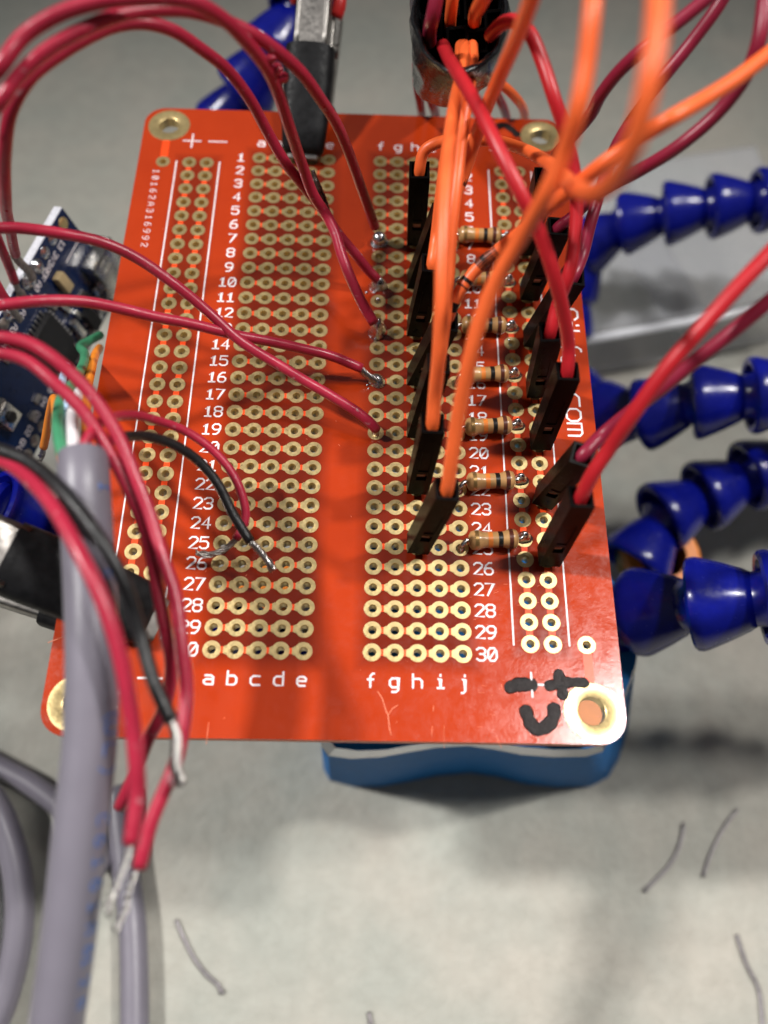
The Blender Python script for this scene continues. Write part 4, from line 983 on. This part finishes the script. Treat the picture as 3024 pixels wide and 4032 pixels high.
for x, y in ((.62, 3.5), (.80, 3.55), (.98, 3.55), (1.16, 3.5), (1.3, 2.5), (1.38, 2.75), (.45, 2.35), (.5, 1.28), (.62, 1.24), (.74, 1.2), (1.52, 1.25), (1.5, 1.5), (1.42, 2.05)):
    mob('chip_resistor', box(.075, .15, .05, (x, y, .028), .008), tin_dull)
for i, w_ in enumerate(('13', '3V3', 'REF', 'A0', 'A1', 'A2', 'A3', 'A4', 'A5', 'A6', 'A7', '5V', 'RST', 'GND')):
    mob('white_printing', join(*lettering(w_, Vector((.27, .42 + i * P - .03 * len(w_), .004)), (0, 1, 0), (1, 0, 0),   .095, .014, adv=5, nrm=Vector((0, 0, 1)))), white_ink)
for i, w_ in enumerate(('12', '11', '10', 'D9', 'D8', 'D7', 'D6', 'D5', 'D4', 'D3', 'D2', 'GND', 'RST', 'RX0')):
    mob('white_printing', join(*lettering(w_, Vector((1.42, .42 + i * P - .03 * len(w_), .004)), (0, 1, 0), (1, 0, 0),   .095, .014, adv=5, nrm=Vector((0, 0, 1)))), white_ink)
mob('white_printing', stroke([Vector((.55, .05, .004)), Vector((.55, .55, .004))], .02), white_ink)
# leads soldered to the module's left edge
wire('wire', 'short crimson wire at the left edge, soldered to the module below the arching one', 'wire',
     [(-130, 780, 1.6), (-40, 880, .9), (10, 990, .3), (45, 1075, -.1), (58, 1110, -.25)], red_w, .062, 'crimson wires soldered to the blue module', bare=[(70, 1140, -.4), (95, 1165, -.55)], bare_m=tin_dull)
wire('wire', 'crimson wire at the left edge, lowest of those soldered to the module', 'wire',
     [(-130, 1010, .8), (-40, 1080, .4), (10, 1160, .1), (35, 1195, 0)], red_w, .062, 'crimson wires soldered to the blue module', bare=[(55, 1230, -.2), (80, 1260, -.4)], bare_m=tin_dull)
obj('bare_strands', strands([at(50, 995, .12), at(75, 1030, -.05), at(110, 1065, -.25), at(128, 1095, -.4)], .05, 7, pitch=.5), tin_dull, [o for o in bpy.data.objects if o.name == 'wire.002'][0])
obj('solder_joint', blob(MM @ Vector((.13, .98, .0)), .11, .09, 21, up=e3), solder_m, mod); obj('solder_joint', blob(MM @ Vector((.13, 1.25, .0)), .12, .10, 22, up=e3), solder_m, mod); obj('solder_joint', blob(MM @ Vector((.12, 1.8, .0)), .13, .1, 23, up=e3), solder_m, mod)

# ------------------------------------------------------------------ clear plastic lid on the bench at the right
lid = thing('clear_plastic_lid', 'clear plastic box lid standing on the bench between the blue arms at the right', 'plastic lid', at(2650, 1300, -6.6))
def wall(a, b, z0, z1, th=.10):
    a = Vector(a); b = Vector(b); d = (b - a).normalized(); s = Vector((-d.y, d.x, 0)) * th * .5; V = []
    for z in (z0, z1):
        for p in (a - s, b - s, b + s, a + s): V.append(Vector((p.x, p.y, z)))
    return V, [[0, 3, 2, 1], [4, 5, 6, 7], [0, 1, 5, 4], [1, 2, 6, 5], [2, 3, 7, 6], [3, 0, 4, 7]]
za, zb_ = .02, 1.5
A_ = at(2200, 1345, zb_ - ZB); B_ = at(3200, 1165, zb_ - ZB); C_ = at(2330, 1000, zb_ - ZB); D_ = at(3000, 900, zb_ - ZB)
M1 = (A_ * .42 + B_ * .58); 
obj('front_wall', wall(A_, B_, za, zb_, .14), clear_m, lid, smooth=False)
obj('divider', wall(M1 + Vector((0, .1, 0)), M1 + Vector((-1.4, 4.2, 0)), za, zb_ - .1, .12), clear_m, lid, smooth=False)
obj('top_panel', prism([(A_.x, A_.y + .1), (B_.x, B_.y + .1), (B_.x - .5, B_.y + 4.5), (A_.x - 1, A_.y + 4.5)], zb_ - .10, zb_ + .02), clear_m, lid, smooth=False)
obj('rim', tube([A_ + Vector((0, -.1, .02)), B_ + Vector((0, -.1, .02))], .09, 12, .4), clear_e, lid)

# ------------------------------------------------------------------ cut-off leads and fluff lying on the bench
clip_m = mat('dull_lead', (.26, .24, .25), .42, .9, var=.2, nscale=12)
GC = 'cut-off leads lying on the bench'
z0 = -ZB + .035
def clipping(label, ps, r=.042, head=True):
    r *= .72; pts = [at(u, v, z0) for u, v in ps]; g = tube(pts, r, 10, .05)
    if head: g = join(g, drop(pts[-1], r * 1.45))
    return solo('lead_clipping', g, clip_m, label, 'lead clipping', GC)
clipping('bent cut-off lead with a bright tip, below the beaded wire ends', [(693, 3622), (722, 3690), (765, 3775), (815, 3840), (858, 3878), (872, 3905)], .05)
clipping('curved cut-off lead, left of the pair at the lower right', [(2693, 3240), (2682, 3310), (2640, 3400), (2575, 3470), (2540, 3505)], .042)
clipping('thin bent cut-off lead with round ends, right of the pair at the lower right', [(2905, 3185), (2850, 3260), (2800, 3360), (2770, 3445)], .038)
clipping('long kinked cut-off lead at the bottom right corner', [(2900, 3680), (2940, 3800), (2985, 3890), (2998, 3980), (3003, 4060)], .046, False)
clipping('cut-off lead just showing at the bottom edge, left of centre', [(1452, 3985), (1460, 4030), (1468, 4080)], .05, False)
sc.render.engine = 'CYCLES'
sc.cycles.use_denoising = True
sc.cycles.max_bounces = 8
